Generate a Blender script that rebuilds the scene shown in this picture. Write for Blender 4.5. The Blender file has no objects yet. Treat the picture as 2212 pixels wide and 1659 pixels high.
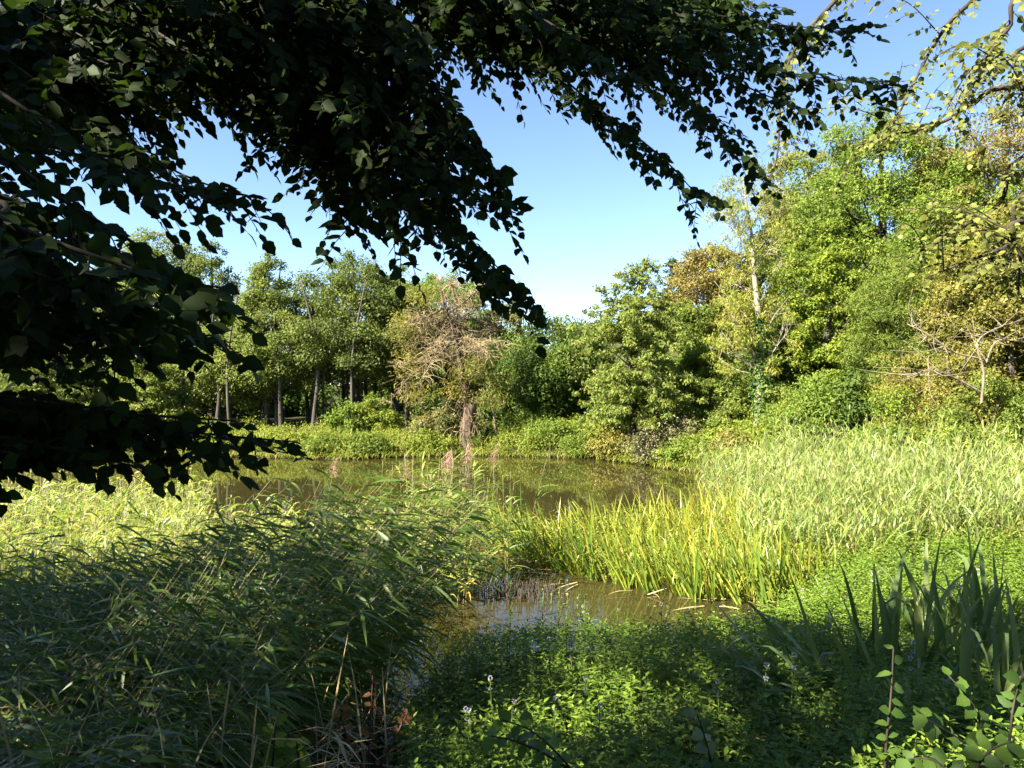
import bpy, math
import numpy as np
from mathutils import Vector, Matrix

SC = bpy.context.scene
C = SC.collection
rng = np.random.default_rng(7)
PI = math.pi
R = math.radians

# ------------------------------------------------------------------ camera
CAMZ = 3.2
cam_d = bpy.data.cameras.new('camera')
cam = bpy.data.objects.new('camera', cam_d)
C.objects.link(cam)
cam.location = (0, 0, CAMZ)
cam.rotation_euler = (R(90), 0, 0)
cam_d.sensor_width = 36.0
cam_d.lens = 36.0 * 745.0 / 1024.0
cam_d.clip_start = 0.05
cam_d.clip_end = 3000
SC.camera = cam

# ------------------------------------------------------------------ sky and sun
SUN_EL = R(38)
S_H = Vector((-0.84, -0.54)).normalized()
S_DIR = Vector((S_H.x * math.cos(SUN_EL), S_H.y * math.cos(SUN_EL), math.sin(SUN_EL)))
w = bpy.data.worlds.new('World')
SC.world = w
w.use_nodes = True
nt = w.node_tree
bg = nt.nodes['Background']
sky = nt.nodes.new('ShaderNodeTexSky')
sky.sky_type = 'NISHITA'
sky.sun_disc = False
sky.sun_elevation = SUN_EL
sky.sun_rotation = math.atan2(S_H.x, S_H.y)
sky.altitude = 0
sky.air_density = 0.75
sky.dust_density = 0.0
sky.ozone_density = 2.4
bg.inputs['Strength'].default_value = 0.05
nt.links.new(sky.outputs[0], bg.inputs['Color'])
sl = bpy.data.lights.new('sun', 'SUN')
sl.energy = 5.0
sl.angle = R(0.53)
sl.color = (1.0, 0.93, 0.80)
so = bpy.data.objects.new('sun', sl)
C.objects.link(so)
so.rotation_euler = S_DIR.to_track_quat('Z', 'Y').to_euler()
so.location = (-30, -20, 40)
SC.view_settings.view_transform = 'Standard'
SC.view_settings.look = 'None'
SC.view_settings.exposure = 2.7
SC.view_settings.gamma = 1.0
SC.view_settings.use_curve_mapping = False
cy = SC.cycles
cy.use_denoising = True
cy.max_bounces = 7
cy.diffuse_bounces = 4
cy.glossy_bounces = 2
cy.transmission_bounces = 4
cy.transparent_max_bounces = 4
cy.caustics_reflective = False
cy.caustics_refractive = False
cy.use_adaptive_sampling = True
cy.adaptive_threshold = 0.02

# ------------------------------------------------------------------ helpers
F = 745.0 / 1024.0 * 2212.0


def at(vx, vy, Y):
    """a sight line of the photograph (2212 wide) at depth Y metres -> world point"""
    return np.array([(vx - 1106.0) / F * Y, Y, CAMZ - (vy - 829.5) / F * Y])


def nrm(a):
    a = np.asarray(a, float)
    return a / np.maximum(np.linalg.norm(a, axis=-1, keepdims=True), 1e-9)


def rvec(n):
    return nrm(rng.normal(size=(n, 3)))


class MB:
    """collects polygons, builds ONE mesh"""
    def __init__(s):
        s.v, s.f3, s.f4, s.r3, s.r4, s.n = [], [], [], [], [], 0

    def add(s, v, tris=None, quads=None, r3=None, r4=None):
        v = np.asarray(v, np.float32).reshape(-1, 3)
        if tris is not None and len(tris):
            s.f3.append(np.asarray(tris, np.int32).reshape(-1, 3) + s.n)
            s.r3.append(np.full(len(s.f3[-1]), 0.5, np.float32) if r3 is None else np.asarray(r3, np.float32))
        if quads is not None and len(quads):
            s.f4.append(np.asarray(quads, np.int32).reshape(-1, 4) + s.n)
            s.r4.append(np.full(len(s.f4[-1]), 0.5, np.float32) if r4 is None else np.asarray(r4, np.float32))
        s.v.append(v)
        s.n += len(v)

    def mesh(s, name, mat, smooth=False):
        v = np.concatenate(s.v) if s.v else np.zeros((0, 3), np.float32)
        f3 = np.concatenate(s.f3) if s.f3 else np.zeros((0, 3), np.int32)
        f4 = np.concatenate(s.f4) if s.f4 else np.zeros((0, 4), np.int32)
        r = np.concatenate((s.r3 if s.r3 else []) + (s.r4 if s.r4 else []))
        me = bpy.data.meshes.new(name)
        me.vertices.add(len(v))
        me.vertices.foreach_set('co', v.ravel())
        li = np.concatenate([f3.ravel(), f4.ravel()]).astype(np.int32)
        me.loops.add(len(li))
        me.loops.foreach_set('vertex_index', li)
        tot = np.concatenate([np.full(len(f3), 3), np.full(len(f4), 4)]).astype(np.int32)
        st = np.concatenate([[0], np.cumsum(tot)[:-1]]).astype(np.int32)
        me.polygons.add(len(tot))
        me.polygons.foreach_set('loop_start', st)
        me.polygons.foreach_set('loop_total', tot)
        if smooth:
            me.polygons.foreach_set('use_smooth', np.ones(len(tot), bool))
        a = me.attributes.new('rnd', 'FLOAT', 'FACE')
        a.data.foreach_set('value', r.astype(np.float32))
        me.materials.append(mat)
        me.update(calc_edges=True)
        return me

    def build(s, name, mat, parent=None, smooth=False):
        o = bpy.data.objects.new(name, s.mesh(name, mat, smooth))
        C.objects.link(o)
        if parent is not None:
            o.parent = parent
        return o


def tag(o, label=None, cat=None, group=None, kind=None):
    if label: o['label'] = label
    if cat: o['category'] = cat
    if group: o['group'] = group
    if kind: o['kind'] = kind
    return o


def thing(name, label, cat, loc=(0, 0, 0), rz=0.0, group=None):
    o = bpy.data.objects.new(name, None)
    o.empty_display_size = 0.1
    C.objects.link(o)
    o.location = [float(q) for q in loc]
    o.rotation_euler = (0, 0, rz)
    return tag(o, label, cat, group)


def copy_tree(o, parent=None):
    c = o.copy()
    C.objects.link(c)
    c.parent = parent
    for ch in o.children:
        copy_tree(ch, c)
    return c


def frames(d, n):
    y = nrm(d)
    x = nrm(np.cross(y, n))
    z = np.cross(x, y)
    return x, y, z


def place(mb, tv, tq, tt, pos, d, n, sc, rv, wsc=None):
    """put a leaf template (verts tv along +y, normal +z) at many points"""
    x, y, z = frames(d, n)
    k = len(tv)
    m = len(pos)
    sc = np.broadcast_to(np.asarray(sc, float), (m,))[:, None, None]
    ws = np.ones((m, 1, 1)) if wsc is None else np.asarray(wsc)[:, None, None]
    v = (tv[None, :, 0:1] * ws * x[:, None, :] + tv[None, :, 1:2] * y[:, None, :] + tv[None, :, 2:3] * z[:, None, :]) * sc + pos[:, None, :]
    off = (np.arange(m) * k)[:, None, None]
    q = (np.asarray(tq)[None] + off).reshape(-1, 4) if len(tq) else None
    t = (np.asarray(tt)[None] + off).reshape(-1, 3) if len(tt) else None
    mb.add(v.reshape(-1, 3), t, q, np.repeat(rv, len(tt)) if len(tt) else None, np.repeat(rv, len(tq)) if len(tq) else None)


# leaf templates
TRI = (np.array([[-0.26, 0.05, .04], [0.34, .38, .05], [-0.05, 1.05, -.05]]), [], np.array([[0, 1, 2]]))
TRIL = (np.array([[-0.10, 0.0, .04], [0.17, .35, .05], [-0.02, 1.15, -.10]]), [], np.array([[0, 1, 2]]))
DIAMOND = (np.array([[0, 0, 0], [0.30, .5, .07], [0, 1, -.04], [-0.30, .5, .07]]), np.array([[0, 1, 2, 3]]), [])
LANCE = (np.array([[0, 0, 0], [0.14, .42, .05], [0, 1, -.12], [-0.14, .42, .05]]), np.array([[0, 1, 2, 3]]), [])


def ovate(width=0.32, curl=0.12, fold=0.10, teeth=0, n=5, tip=0.0):
    """leaf with a midrib, folded along it; teeth>0 gives a serrated edge"""
    ts = np.linspace(0, 1, n + 1)
    mid = np.stack([0 * ts, ts, -curl * ts ** 2], 1)
    vs = [m for m in mid]
    tris, quads = [], []
    for sgn in (1, -1):
        idx = []
        m = n * (2 if teeth else 1)
        for i in range(1, m):
            t = i / m
            wd = width * (math.sin(PI * t ** 0.82) ** 0.85) * (1 - 0.25 * t)
            y = t
            if teeth and i % 2 == 1:
                wd *= 0.86
                y -= 0.02
            vs.append(np.array([sgn * wd, y, fold * wd / width - curl * t * t]))
            idx.append(len(vs) - 1)
        chain = [0] + idx + [n]
        # stitch the outline to the midrib
        for i in range(len(chain) - 1):
            a, b = chain[i], chain[i + 1]
            j = min(n, int(round((i) / (len(chain) - 1) * n)))
            j2 = min(n, int(round((i + 1) / (len(chain) - 1) * n)))
            if i == 0:
                t_ = [[0, b, j2]] if j2 != 0 else []
            elif i == len(chain) - 2:
                t_ = [[j, a, n]] if j != n else []
            else:
                t_ = [[j, a, b]] + ([[j, b, j2]] if j2 != j else [])
            for q in t_:
                if len(set(q)) == 3:
                    tris.append(q if sgn > 0 else q[::-1])
    return np.array(vs), [], np.array(tris)


OV = [ovate(0.30, c, f, 0, 3) for c, f in ((0.10, 0.10), (0.25, 0.06), (0.0, 0.14))]
OVS = [ovate(wd, c, f, 1, 3) for wd, c, f in ((0.42, 0.10, 0.10), (0.38, 0.28, 0.06), (0.45, -0.05, 0.13), (0.40, 0.18, -0.05))]
OVF = [ovate(0.42, c, f, 0, 3) for c, f in ((0.12, 0.10), (0.25, 0.04))]
ROUND = [ovate(0.42, c, f, 0, 4) for c, f in ((0.12, 0.10), (0.25, 0.02))]


def tube(mb, pts, rad, k=6, r=0.5):
    pts = np.asarray(pts, float)
    n = len(pts)
    rad = np.broadcast_to(np.asarray(rad, float), (n,))
    t = nrm(np.gradient(pts, axis=0))
    ref = np.array([1.0, 0.13, 0.07]) if abs(t[0][0]) < 0.8 else np.array([0.1, 1.0, 0.05])
    u = nrm(np.cross(t, ref))
    v = np.cross(t, u)
    a = np.linspace(0, 2 * PI, k, endpoint=False)
    ring = u[:, None, :] * np.cos(a)[None, :, None] + v[:, None, :] * np.sin(a)[None, :, None]
    vs = (pts[:, None, :] + ring * rad[:, None, None]).reshape(-1, 3)
    i = np.arange(n - 1)[:, None] * k
    j = np.arange(k)[None, :]
    j2 = (j + 1) % k
    q = np.stack([i + j, i + j2, i + k + j2, i + k + j], -1).reshape(-1, 4)
    mb.add(vs, [[(n - 1) * k + x for x in (0, m, m + 1)] for m in range(1, k - 1)], q, None, np.full(len(q), r))


def smooth_path(pts, m):
    """Catmull-Rom resample"""
    p = np.asarray(pts, float)
    if len(p) == 2:
        return p[0] + (p[1] - p[0]) * np.linspace(0, 1, m)[:, None]
    q = np.vstack([2 * p[0] - p[1], p, 2 * p[-1] - p[-2]])
    s = np.linspace(0, len(p) - 1 - 1e-6, m)
    i = s.astype(int)
    t = (s - i)[:, None]
    a, b, c, d = q[i], q[i + 1], q[i + 2], q[i + 3]
    return 0.5 * ((2 * b) + (-a + c) * t + (2 * a - 5 * b + 4 * c - d) * t ** 2 + (-a + 3 * b - 3 * c + d) * t ** 3)


def ribbons(mb, base, d0, L, W, droop, rv, seg=5, twist=None, prof='reed', pw=1.5, fold=0.0, face=None):
    """many strap leaves: base (m,3), start direction, length, width, droop"""
    m = len(base)
    d0 = nrm(d0)
    ss = np.linspace(0, 1, seg + 1)
    down = np.array([0, 0, -1.0])
    p = np.zeros((m, seg + 1, 3))
    dd = np.zeros((m, seg + 1, 3))
    p[:, 0] = base
    dd[:, 0] = d0
    for i in range(1, seg + 1):
        d = nrm(d0 + down * (droop * ss[i] ** pw)[:, None])
        dd[:, i] = d
        p[:, i] = p[:, i - 1] + 0.5 * (d + dd[:, i - 1]) * (L / seg)[:, None]
    side = np.cross(d0, np.array([0, 0, 1.0]))
    bad = np.linalg.norm(side, axis=1) < 0.15
    side[bad] = rvec(bad.sum()) * [1, 1, 0.01] if bad.any() else side[bad]
    side = nrm(side)
    if face is not None:
        side = np.stack([np.cos(face), np.sin(face), 0 * face], 1)
    elif twist is not None:
        oth = nrm(np.cross(side, d0))
        side = nrm(side * np.cos(twist)[:, None] + oth * np.sin(twist)[:, None])
    if prof == 'reed':
        wp = np.minimum(1, 0.35 + ss * 3.2) * (1 - ss ** 2.2)
    else:
        wp = np.minimum(1, 0.8 + ss) * (1 - ss ** 3.0)
    hw = (W[:, None] * wp[None]) * 0.5
    if fold == 0.0:
        a = p - side[:, None, :] * hw[..., None]
        b = p + side[:, None, :] * hw[..., None]
        vs = np.stack([a, b], 2).reshape(m, -1, 3)
        k = 2
        loc = np.array([[2 * i, 2 * i + 1, 2 * i + 3, 2 * i + 2] for i in range(seg)])
    else:
        up = nrm(np.cross(side[:, None, :], dd))
        a = p - side[:, None, :] * hw[..., None] + up * (hw * fold)[..., None]
        b = p + side[:, None, :] * hw[..., None] + up * (hw * fold)[..., None]
        vs = np.stack([a, p, b], 2).reshape(m, -1, 3)
        k = 3
        loc = np.array([[3 * i + o, 3 * i + 1 + o, 3 * i + 4 + o, 3 * i + 3 + o] for i in range(seg) for o in (0, 1)])
    q = (loc[None] + (np.arange(m) * k * (seg + 1))[:, None, None]).reshape(-1, 4)
    mb.add(vs.reshape(-1, 3), None, q, None, np.repeat(rv, len(loc)))


# ------------------------------------------------------------------ materials
def leafmat(name, cols, trans=0.35, rough=0.45, spec=0.3, tint=(1.1, 1.15, 0.6)):
    """cols: list of (position, rgb) over the per-leaf random value"""
    m = bpy.data.materials.new(name)
    m.use_nodes = True
    t = m.node_tree
    N, L = t.nodes, t.links
    N.clear()
    out = N.new('ShaderNodeOutputMaterial')
    at_ = N.new('ShaderNodeAttribute'); at_.attribute_name = 'rnd'
    oi = N.new('ShaderNodeObjectInfo')
    ad = N.new('ShaderNodeMath'); ad.operation = 'MULTIPLY_ADD'
    ad.inputs[1].default_value = 0.12
    L.new(oi.outputs['Random'], ad.inputs[0]); L.new(at_.outputs['Fac'], ad.inputs[2])
    sb = N.new('ShaderNodeMath'); sb.operation = 'SUBTRACT'; sb.inputs[1].default_value = 0.06
    L.new(ad.outputs[0], sb.inputs[0])
    tc = N.new('ShaderNodeTexCoord')
    no = N.new('ShaderNodeTexNoise'); no.inputs['Scale'].default_value = 14; no.inputs['Detail'].default_value = 2
    L.new(tc.outputs['Object'], no.inputs['Vector'])
    mx = N.new('ShaderNodeMath'); mx.operation = 'MULTIPLY_ADD'; mx.inputs[1].default_value = 0.22
    L.new(no.outputs['Fac'], mx.inputs[0]); L.new(sb.outputs[0], mx.inputs[2])
    sb2 = N.new('ShaderNodeMath'); sb2.operation = 'SUBTRACT'; sb2.inputs[1].default_value = 0.11
    L.new(mx.outputs[0], sb2.inputs[0])
    ra = N.new('ShaderNodeValToRGB')
    e = ra.color_ramp.elements
    e[0].position, e[0].color = cols[0][0], (*cols[0][1], 1)
    e[1].position, e[1].color = cols[-1][0], (*cols[-1][1], 1)
    for p_, c_ in cols[1:-1]:
        x = e.new(p_); x.color = (*c_, 1)
    L.new(sb2.outputs[0], ra.inputs[0])
    pb = N.new('ShaderNodeBsdfPrincipled')
    pb.inputs['Roughness'].default_value = rough
    pb.inputs['Specular IOR Level'].default_value = spec
    L.new(ra.outputs[0], pb.inputs['Base Color'])
    tr = N.new('ShaderNodeBsdfTranslucent')
    mm = N.new('ShaderNodeMix'); mm.data_type = 'RGBA'; mm.blend_type = 'MULTIPLY'
    mm.inputs['Factor'].default_value = 1.0
    mm.inputs['B'].default_value = (*tint, 1)
    L.new(ra.outputs[0], mm.inputs['A'])
    L.new(mm.outputs['Result'], tr.inputs['Color'])
    ms = N.new('ShaderNodeMixShader'); ms.inputs[0].default_value = trans
    L.new(pb.outputs[0], ms.inputs[1]); L.new(tr.outputs[0], ms.inputs[2])
    L.new(ms.outputs[0], out.inputs['Surface'])
    return m


def barkmat(name, c1, c2, scale=6.0, zs=0.15, bump=0.5):
    m = bpy.data.materials.new(name)
    m.use_nodes = True
    t = m.node_tree
    N, L = t.nodes, t.links
    pb = N['Principled BSDF']
    tc = N.new('ShaderNodeTexCoord'); mp = N.new('ShaderNodeMapping')
    mp.inputs['Scale'].default_value = (1, 1, zs)
    no = N.new('ShaderNodeTexNoise'); no.inputs['Scale'].default_value = scale; no.inputs['Detail'].default_value = 6
    L.new(tc.outputs['Object'], mp.inputs[0]); L.new(mp.outputs[0], no.inputs['Vector'])
    ra = N.new('ShaderNodeValToRGB')
    e = ra.color_ramp.elements
    e[0].position, e[0].color = 0.35, (*c1, 1)
    e[1].position, e[1].color = 0.68, (*c2, 1)
    L.new(no.outputs['Fac'], ra.inputs[0]); L.new(ra.outputs[0], pb.inputs['Base Color'])
    pb.inputs['Roughness'].default_value = 0.9
    pb.inputs['Specular IOR Level'].default_value = 0.15
    bp = N.new('ShaderNodeBump'); bp.inputs['Strength'].default_value = bump; bp.inputs['Distance'].default_value = 0.03
    L.new(no.outputs['Fac'], bp.inputs['Height']); L.new(bp.outputs[0], pb.inputs['Normal'])
    return m


M = {}
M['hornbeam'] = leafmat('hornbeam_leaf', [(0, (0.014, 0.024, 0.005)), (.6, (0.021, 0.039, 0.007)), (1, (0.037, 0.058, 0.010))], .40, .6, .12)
M['alder_near'] = leafmat('near_alder_leaf', [(0, (0.084, 0.098, 0.022)), (.6, (0.132, 0.144, 0.030)), (.9, (0.192, 0.184, 0.050)), (1, (0.312, 0.230, 0.050))], .36, .5, .15)
M['alder'] = leafmat('alder_leaf', [(0, (0.068, 0.092, 0.023)), (.55, (0.114, 0.143, 0.034)), (1, (0.190, 0.204, 0.052))], .42, .6, .14)
M['alder_light'] = leafmat('light_alder_leaf', [(0, (0.091, 0.115, 0.025)), (.55, (0.140, 0.172, 0.038)), (1, (0.210, 0.217, 0.052))], .42, .6, .14)
M['maple'] = leafmat('maple_leaf', [(0, (0.046, 0.082, 0.017)), (.6, (0.084, 0.129, 0.024)), (1, (0.152, 0.163, 0.033))], .42, .6, .14)
M['cherry'] = leafmat('cherry_leaf', [(0, (0.107, 0.146, 0.030)), (.6, (0.164, 0.202, 0.040)), (.9, (0.213, 0.224, 0.050)), (1, (0.344, 0.249, 0.040))], .44, .55, .15)
M['ash'] = leafmat('ash_leaf', [(0, (.14, .18, .03)), (.6, (.21, .235, .035)), (.9, (.28, .25, .04)), (1, (.38, .26, .05))], .42, .5, .2)
M['bright'] = leafmat('bright_leaf', [(0, (0.083, 0.132, 0.022)), (.55, (0.130, 0.183, 0.027)), (1, (0.224, 0.232, 0.041))], .42, .6, .14)
M['yellow'] = leafmat('yellowing_leaf', [(0, (0.113, 0.166, 0.022)), (.55, (0.171, 0.223, 0.028)), (1, (0.289, 0.284, 0.040))], .44, .6, .14)
M['mid'] = leafmat('mid_green_leaf', [(0, (0.076, 0.115, 0.021)), (.55, (0.129, 0.169, 0.028)), (1, (0.213, 0.224, 0.043))], .42, .6, .14)
M['olive'] = leafmat('olive_leaf', [(0, (0.122, 0.122, 0.028)), (.55, (0.190, 0.176, 0.038)), (1, (0.289, 0.237, 0.057))], .42, .6, .14)
M['rust'] = leafmat('rusty_leaf', [(0, (0.115, 0.115, 0.030)), (.5, (0.190, 0.161, 0.045)), (1, (0.299, 0.190, 0.060))], .42, .6, .14)
M['grey'] = leafmat('grey_green_leaf', [(0, (0.114, 0.122, 0.048)), (.55, (0.175, 0.176, 0.067)), (1, (0.258, 0.244, 0.095))], .42, .6, .14)
M['conifer'] = leafmat('conifer_needles', [(0, (.02, .045, .016)), (1, (.05, .08, .025))], .1, .5, .3)
M['tan'] = leafmat('tan_twigs', [(0, (.14, .105, .055)), (.6, (.24, .185, .095)), (1, (.32, .255, .13))], .1, .6, .15, (1, 1, 1))
M['ivy'] = leafmat('ivy_leaf', [(0, (.035, .07, .016)), (.6, (.065, .115, .022)), (1, (.13, .17, .035))], .2, .5, .15)
M['herb'] = leafmat('bank_herbs', [(0, (0.107, 0.146, 0.025)), (.55, (0.180, 0.218, 0.030)), (.9, (0.267, 0.268, 0.050)), (1, (0.347, 0.243, 0.090))], .42, .6, .14)
M['herb2'] = leafmat('hillside_herbs', [(0, (0.099, 0.143, 0.022)), (.55, (0.171, 0.221, 0.028)), (1, (0.290, 0.285, 0.045))], .42, .6, .14)
M['reed_shade'] = leafmat('reed_leaf_shaded', [(0, (0.061, 0.106, 0.019)), (.6, (0.101, 0.157, 0.025)), (.92, (0.143, 0.185, 0.038)), (1, (0.264, 0.235, 0.076))], .42, .4, .35)  # reed leaf with the near bed's shade put into its colour
M['reed_sun'] = leafmat('reed_leaf_sunny', [(0, (.12, .19, .028)), (.5, (.22, .275, .045)), (.82, (.33, .315, .06)), (1, (.52, .36, .09))], .40, .42, .3)  # same reed leaf, brighter and yellower to look sunlit
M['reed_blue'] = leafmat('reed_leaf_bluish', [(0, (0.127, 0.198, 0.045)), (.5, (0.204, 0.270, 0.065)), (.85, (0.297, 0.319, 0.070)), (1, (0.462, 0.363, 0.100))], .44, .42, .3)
M['stem'] = leafmat('reed_stem', [(0, (.12, .13, .045)), (1, (.26, .21, .09))], .1, .4, .4)
M['straw'] = leafmat('dry_straw', [(0, (.22, .15, .065)), (.6, (.36, .26, .12)), (1, (.5, .40, .22))], .2, .5, .3, (1, .95, .8))
M['plume'] = leafmat('reed_plume', [(0, (.30, .17, .14)), (1, (.46, .30, .24))], .3, .7, .1, (1, .9, .9))
M['sedge'] = leafmat('sweet_flag_leaf', [(0, (0.132, 0.190, 0.020)), (.5, (0.220, 0.260, 0.028)), (.85, (0.352, 0.310, 0.050)), (1, (0.462, 0.240, 0.060))], .38, .33, .5)
M['sedge_green'] = leafmat('green_flag_leaf', [(0, (.07, .13, .018)), (1, (.13, .20, .025))], .38, .35, .4)
M['iris'] = leafmat('iris_leaf', [(0, (.075, .12, .036)), (.6, (.12, .17, .055)), (1, (.19, .21, .07))], .34, .35, .45)
M['mint'] = leafmat('mint_leaf', [(0, (.068, .125, .015)), (.55, (.12, .19, .022)), (1, (.22, .28, .04))], .40, .5, .22)
M['mint_flower'] = leafmat('mint_flower', [(0, (.34, .30, .38)), (1, (.55, .50, .56))], .3, .7, .1, (1, 1, 1))
M['sapling'] = leafmat('sapling_leaf', [(0, (0.070, 0.135, 0.020)), (1, (0.126, 0.195, 0.030))], .45, .42, .35)
M['shoot'] = leafmat('shoot_leaf', [(0, (.035, .07, .012)), (1, (.07, .12, .02))], .4, .5, .2)
M['dock'] = leafmat('dead_dock_leaf', [(0, (.10, .04, .015)), (.6, (.20, .08, .025)), (1, (.32, .16, .05))], .3, .6, .2, (1, .9, .7))
M['bark_dark'] = barkmat('alder_bark', (.030, .026, .020), (.085, .075, .058))
M['bark_grey'] = barkmat('ash_bark', (.13, .11, .08), (.27, .235, .18))
M['bark_willow'] = barkmat('dead_willow_bark', (.05, .034, .025), (.13, .092, .065), 9.0, 0.12, 0.9)
M['bark_twig'] = barkmat('twig_bark', (.022, .018, .014), (.055, .045, .034), 20, 0.4, 0.2)
M['bark_pale'] = barkmat('dead_branch_bark', (.10, .08, .055), (.20, .16, .115), 14, 0.3, 0.4)

# ------------------------------------------------------------------ pond outline and ground height
POND = np.array([(-60, 20), (-32, 25), (-22, 30.5), (-16, 33), (-11.4, 32.5), (-7, 31.7), (-5.2, 32.4), (-2.2, 33.5), (0, 33.0), (3.8, 31.8),
                 (5.4, 29.4), (7.0, 26.8), (7.7, 22), (7.3, 17), (6.4, 13.4), (4.6, 10.7), (3.6, 9.5), (2.6, 8.7), (1.6, 8.4), (0.4, 8.6), (-0.5, 8.3), (-1.2, 6.3),
                 (-4, 6.0), (-10, 6.4), (-25, 7), (-60, 8)], float)


def pond_sd(X, Y):
    """signed distance to the shore, positive on land"""
    X = np.asarray(X, float); Y = np.asarray(Y, float)
    d2 = np.full(X.shape, 1e9)
    inside = np.zeros(X.shape, bool)
    n = len(POND)
    for i in range(n):
        ax, ay = POND[i]; bx, by = POND[(i + 1) % n]
        ex, ey = bx - ax, by - ay
        t = np.clip(((X - ax) * ex + (Y - ay) * ey) / (ex * ex + ey * ey), 0, 1)
        d2 = np.minimum(d2, (X - ax - t * ex) ** 2 + (Y - ay - t * ey) ** 2)
        c = ((ay > Y) != (by > Y)) & (X < (bx - ax) * (Y - ay) / (by - ay + 1e-12) + ax)
        inside ^= c
    d = np.sqrt(d2)
    return np.where(inside, -d, d)


def sstep(a, b, x):
    t = np.clip((x - a) / (b - a), 0, 1)
    return t * t * (3 - 2 * t)


def wav(X, Y):
    return 0.5 * np.sin(X * 0.9 + 1.3 * np.sin(Y * 0.6)) * np.sin(Y * 0.8 + 0.7) + 0.3 * np.sin(X * 2.1 + Y * 1.7) + 0.2 * np.sin(X * 3.7 - Y * 2.9)


def hill_d(X, Y):
    return (X - 7.5) * .84 + (Y - 27) * .546


def ground(X, Y):
    X = np.asarray(X, float); Y = np.asarray(Y, float)
    d = pond_sd(X, Y) + 0.18 * wav(X * 1.4, Y * 1.4)
    near = np.minimum((0.24 - 0.12 * sstep(1.5, 4.5, X)) * np.maximum(d, 0), 1.62)
    right = sstep(5.5, 8.5, X) * sstep(9, 13, Y)
    hd = hill_d(X, Y)
    slope_r = 0.05 + 0.02 * np.minimum(np.maximum(d, 0), 6) + 0.42 * np.maximum(hd, 0)
    far = np.minimum(0.10 * np.maximum(d, 0), 0.9)
    wfar = sstep(16, 26, Y)
    base = near * (1 - wfar) + far * wfar
    base = base * (1 - right) + np.minimum(slope_r, 8.0) * right
    mound = 0.55 * np.exp(-((X - 3.2) / 2.2) ** 2 - ((Y - 34.5) / 1.6) ** 2)
    h = 0.20 * sstep(0.0, 0.35, d) + base + mound * sstep(0, 1, d) + 0.05 * wav(X, Y) * sstep(0.5, 3, d)
    return np.where(d > 0, h, -np.minimum(0.8, 0.35 * -d))


def gz(x, y):
    return float(ground(np.array([x]), np.array([y]))[0])


# ground: one sheet, fine near, coarse to the horizon
def axis(lo, hi, st, far, m):
    f = np.arange(lo, hi + 1e-6, st)
    g = np.geomspace(1, far, m)
    return np.concatenate([lo - g[::-1], f, hi + g])


gx = axis(-36, 28, 0.5, 700, 14)
gy = axis(-8, 60, 0.5, 900, 14)
GX, GY = np.meshgrid(gx, gy)
GZ = ground(GX, GY)
gv = np.stack([GX, GY, GZ], -1).reshape(-1, 3)
nx, ny = len(gx), len(gy)
ii, jj = np.meshgrid(np.arange(nx - 1), np.arange(ny - 1))
b0 = (jj * nx + ii).ravel()
gm = MB()
gm.add(gv, None, np.stack([b0, b0 + 1, b0 + nx + 1, b0 + nx], 1))
mg = bpy.data.materials.new('soil_and_litter')
mg.use_nodes = True
t = mg.node_tree; N, L = t.nodes, t.links
pb = N['Principled BSDF']; pb.inputs['Roughness'].default_value = 0.95; pb.inputs['Specular IOR Level'].default_value = 0.1
tc = N.new('ShaderNodeTexCoord')
n1 = N.new('ShaderNodeTexNoise'); n1.inputs['Scale'].default_value = 0.9; n1.inputs['Detail'].default_value = 8
n2 = N.new('ShaderNodeTexNoise'); n2.inputs['Scale'].default_value = 12; n2.inputs['Detail'].default_value = 6
for q in (n1, n2): L.new(tc.outputs['Object'], q.inputs['Vector'])
r1 = N.new('ShaderNodeValToRGB'); e = r1.color_ramp.elements
e[0].position, e[0].color = .35, (.05, .035, .02, 1)
e[1].position, e[1].color = .65, (.05, .075, .022, 1)
L.new(n1.outputs['Fac'], r1.inputs[0])
r2 = N.new('ShaderNodeValToRGB'); e = r2.color_ramp.elements
e[0].position, e[0].color = .3, (.5, .5, .5, 1)
e[1].position, e[1].color = .75, (1.3, 1.2, 1.1, 1)
L.new(n2.outputs['Fac'], r2.inputs[0])
mm = N.new('ShaderNodeMix'); mm.data_type = 'RGBA'; mm.blend_type = 'MULTIPLY'; mm.inputs['Factor'].default_value = 1
L.new(r1.outputs[0], mm.inputs['A']); L.new(r2.outputs[0], mm.inputs['B']); L.new(mm.outputs['Result'], pb.inputs['Base Color'])
bp = N.new('ShaderNodeBump'); bp.inputs['Strength'].default_value = .8; bp.inputs['Distance'].default_value = .06
L.new(n2.outputs['Fac'], bp.inputs['Height']); L.new(bp.outputs[0], pb.inputs['Normal'])
tag(gm.build('ground', mg, None, True), 'grassy earth bank and woodland floor round the pond', 'ground', kind='structure')

# water: one sheet over the pond
wm = MB()
wm.add([(-62, 2, 0), (12, 2, 0), (12, 37, 0), (-62, 37, 0)], None, [[0, 1, 2, 3]])
mw = bpy.data.materials.new('murky_pond_water')
mw.use_nodes = True
t = mw.node_tree; N, L = t.nodes, t.links
pb = N['Principled BSDF']
pb.inputs['Roughness'].default_value = 0.02
pb.inputs['IOR'].default_value = 1.40
tc = N.new('ShaderNodeTexCoord')
n1 = N.new('ShaderNodeTexNoise'); n1.inputs['Scale'].default_value = 0.25; n1.inputs['Detail'].default_value = 4
L.new(tc.outputs['Object'], n1.inputs['Vector'])
r1 = N.new('ShaderNodeValToRGB'); e = r1.color_ramp.elements
e[0].position, e[0].color = .3, (.024, .0205, .0065, 1)
e[1].position, e[1].color = .7, (.031, .026, .008, 1)
L.new(n1.outputs['Fac'], r1.inputs[0]); L.new(r1.outputs[0], pb.inputs['Base Color'])
mp = N.new('ShaderNodeMapping'); mp.inputs['Scale'].default_value = (1.0, 1.7, 1)
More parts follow.
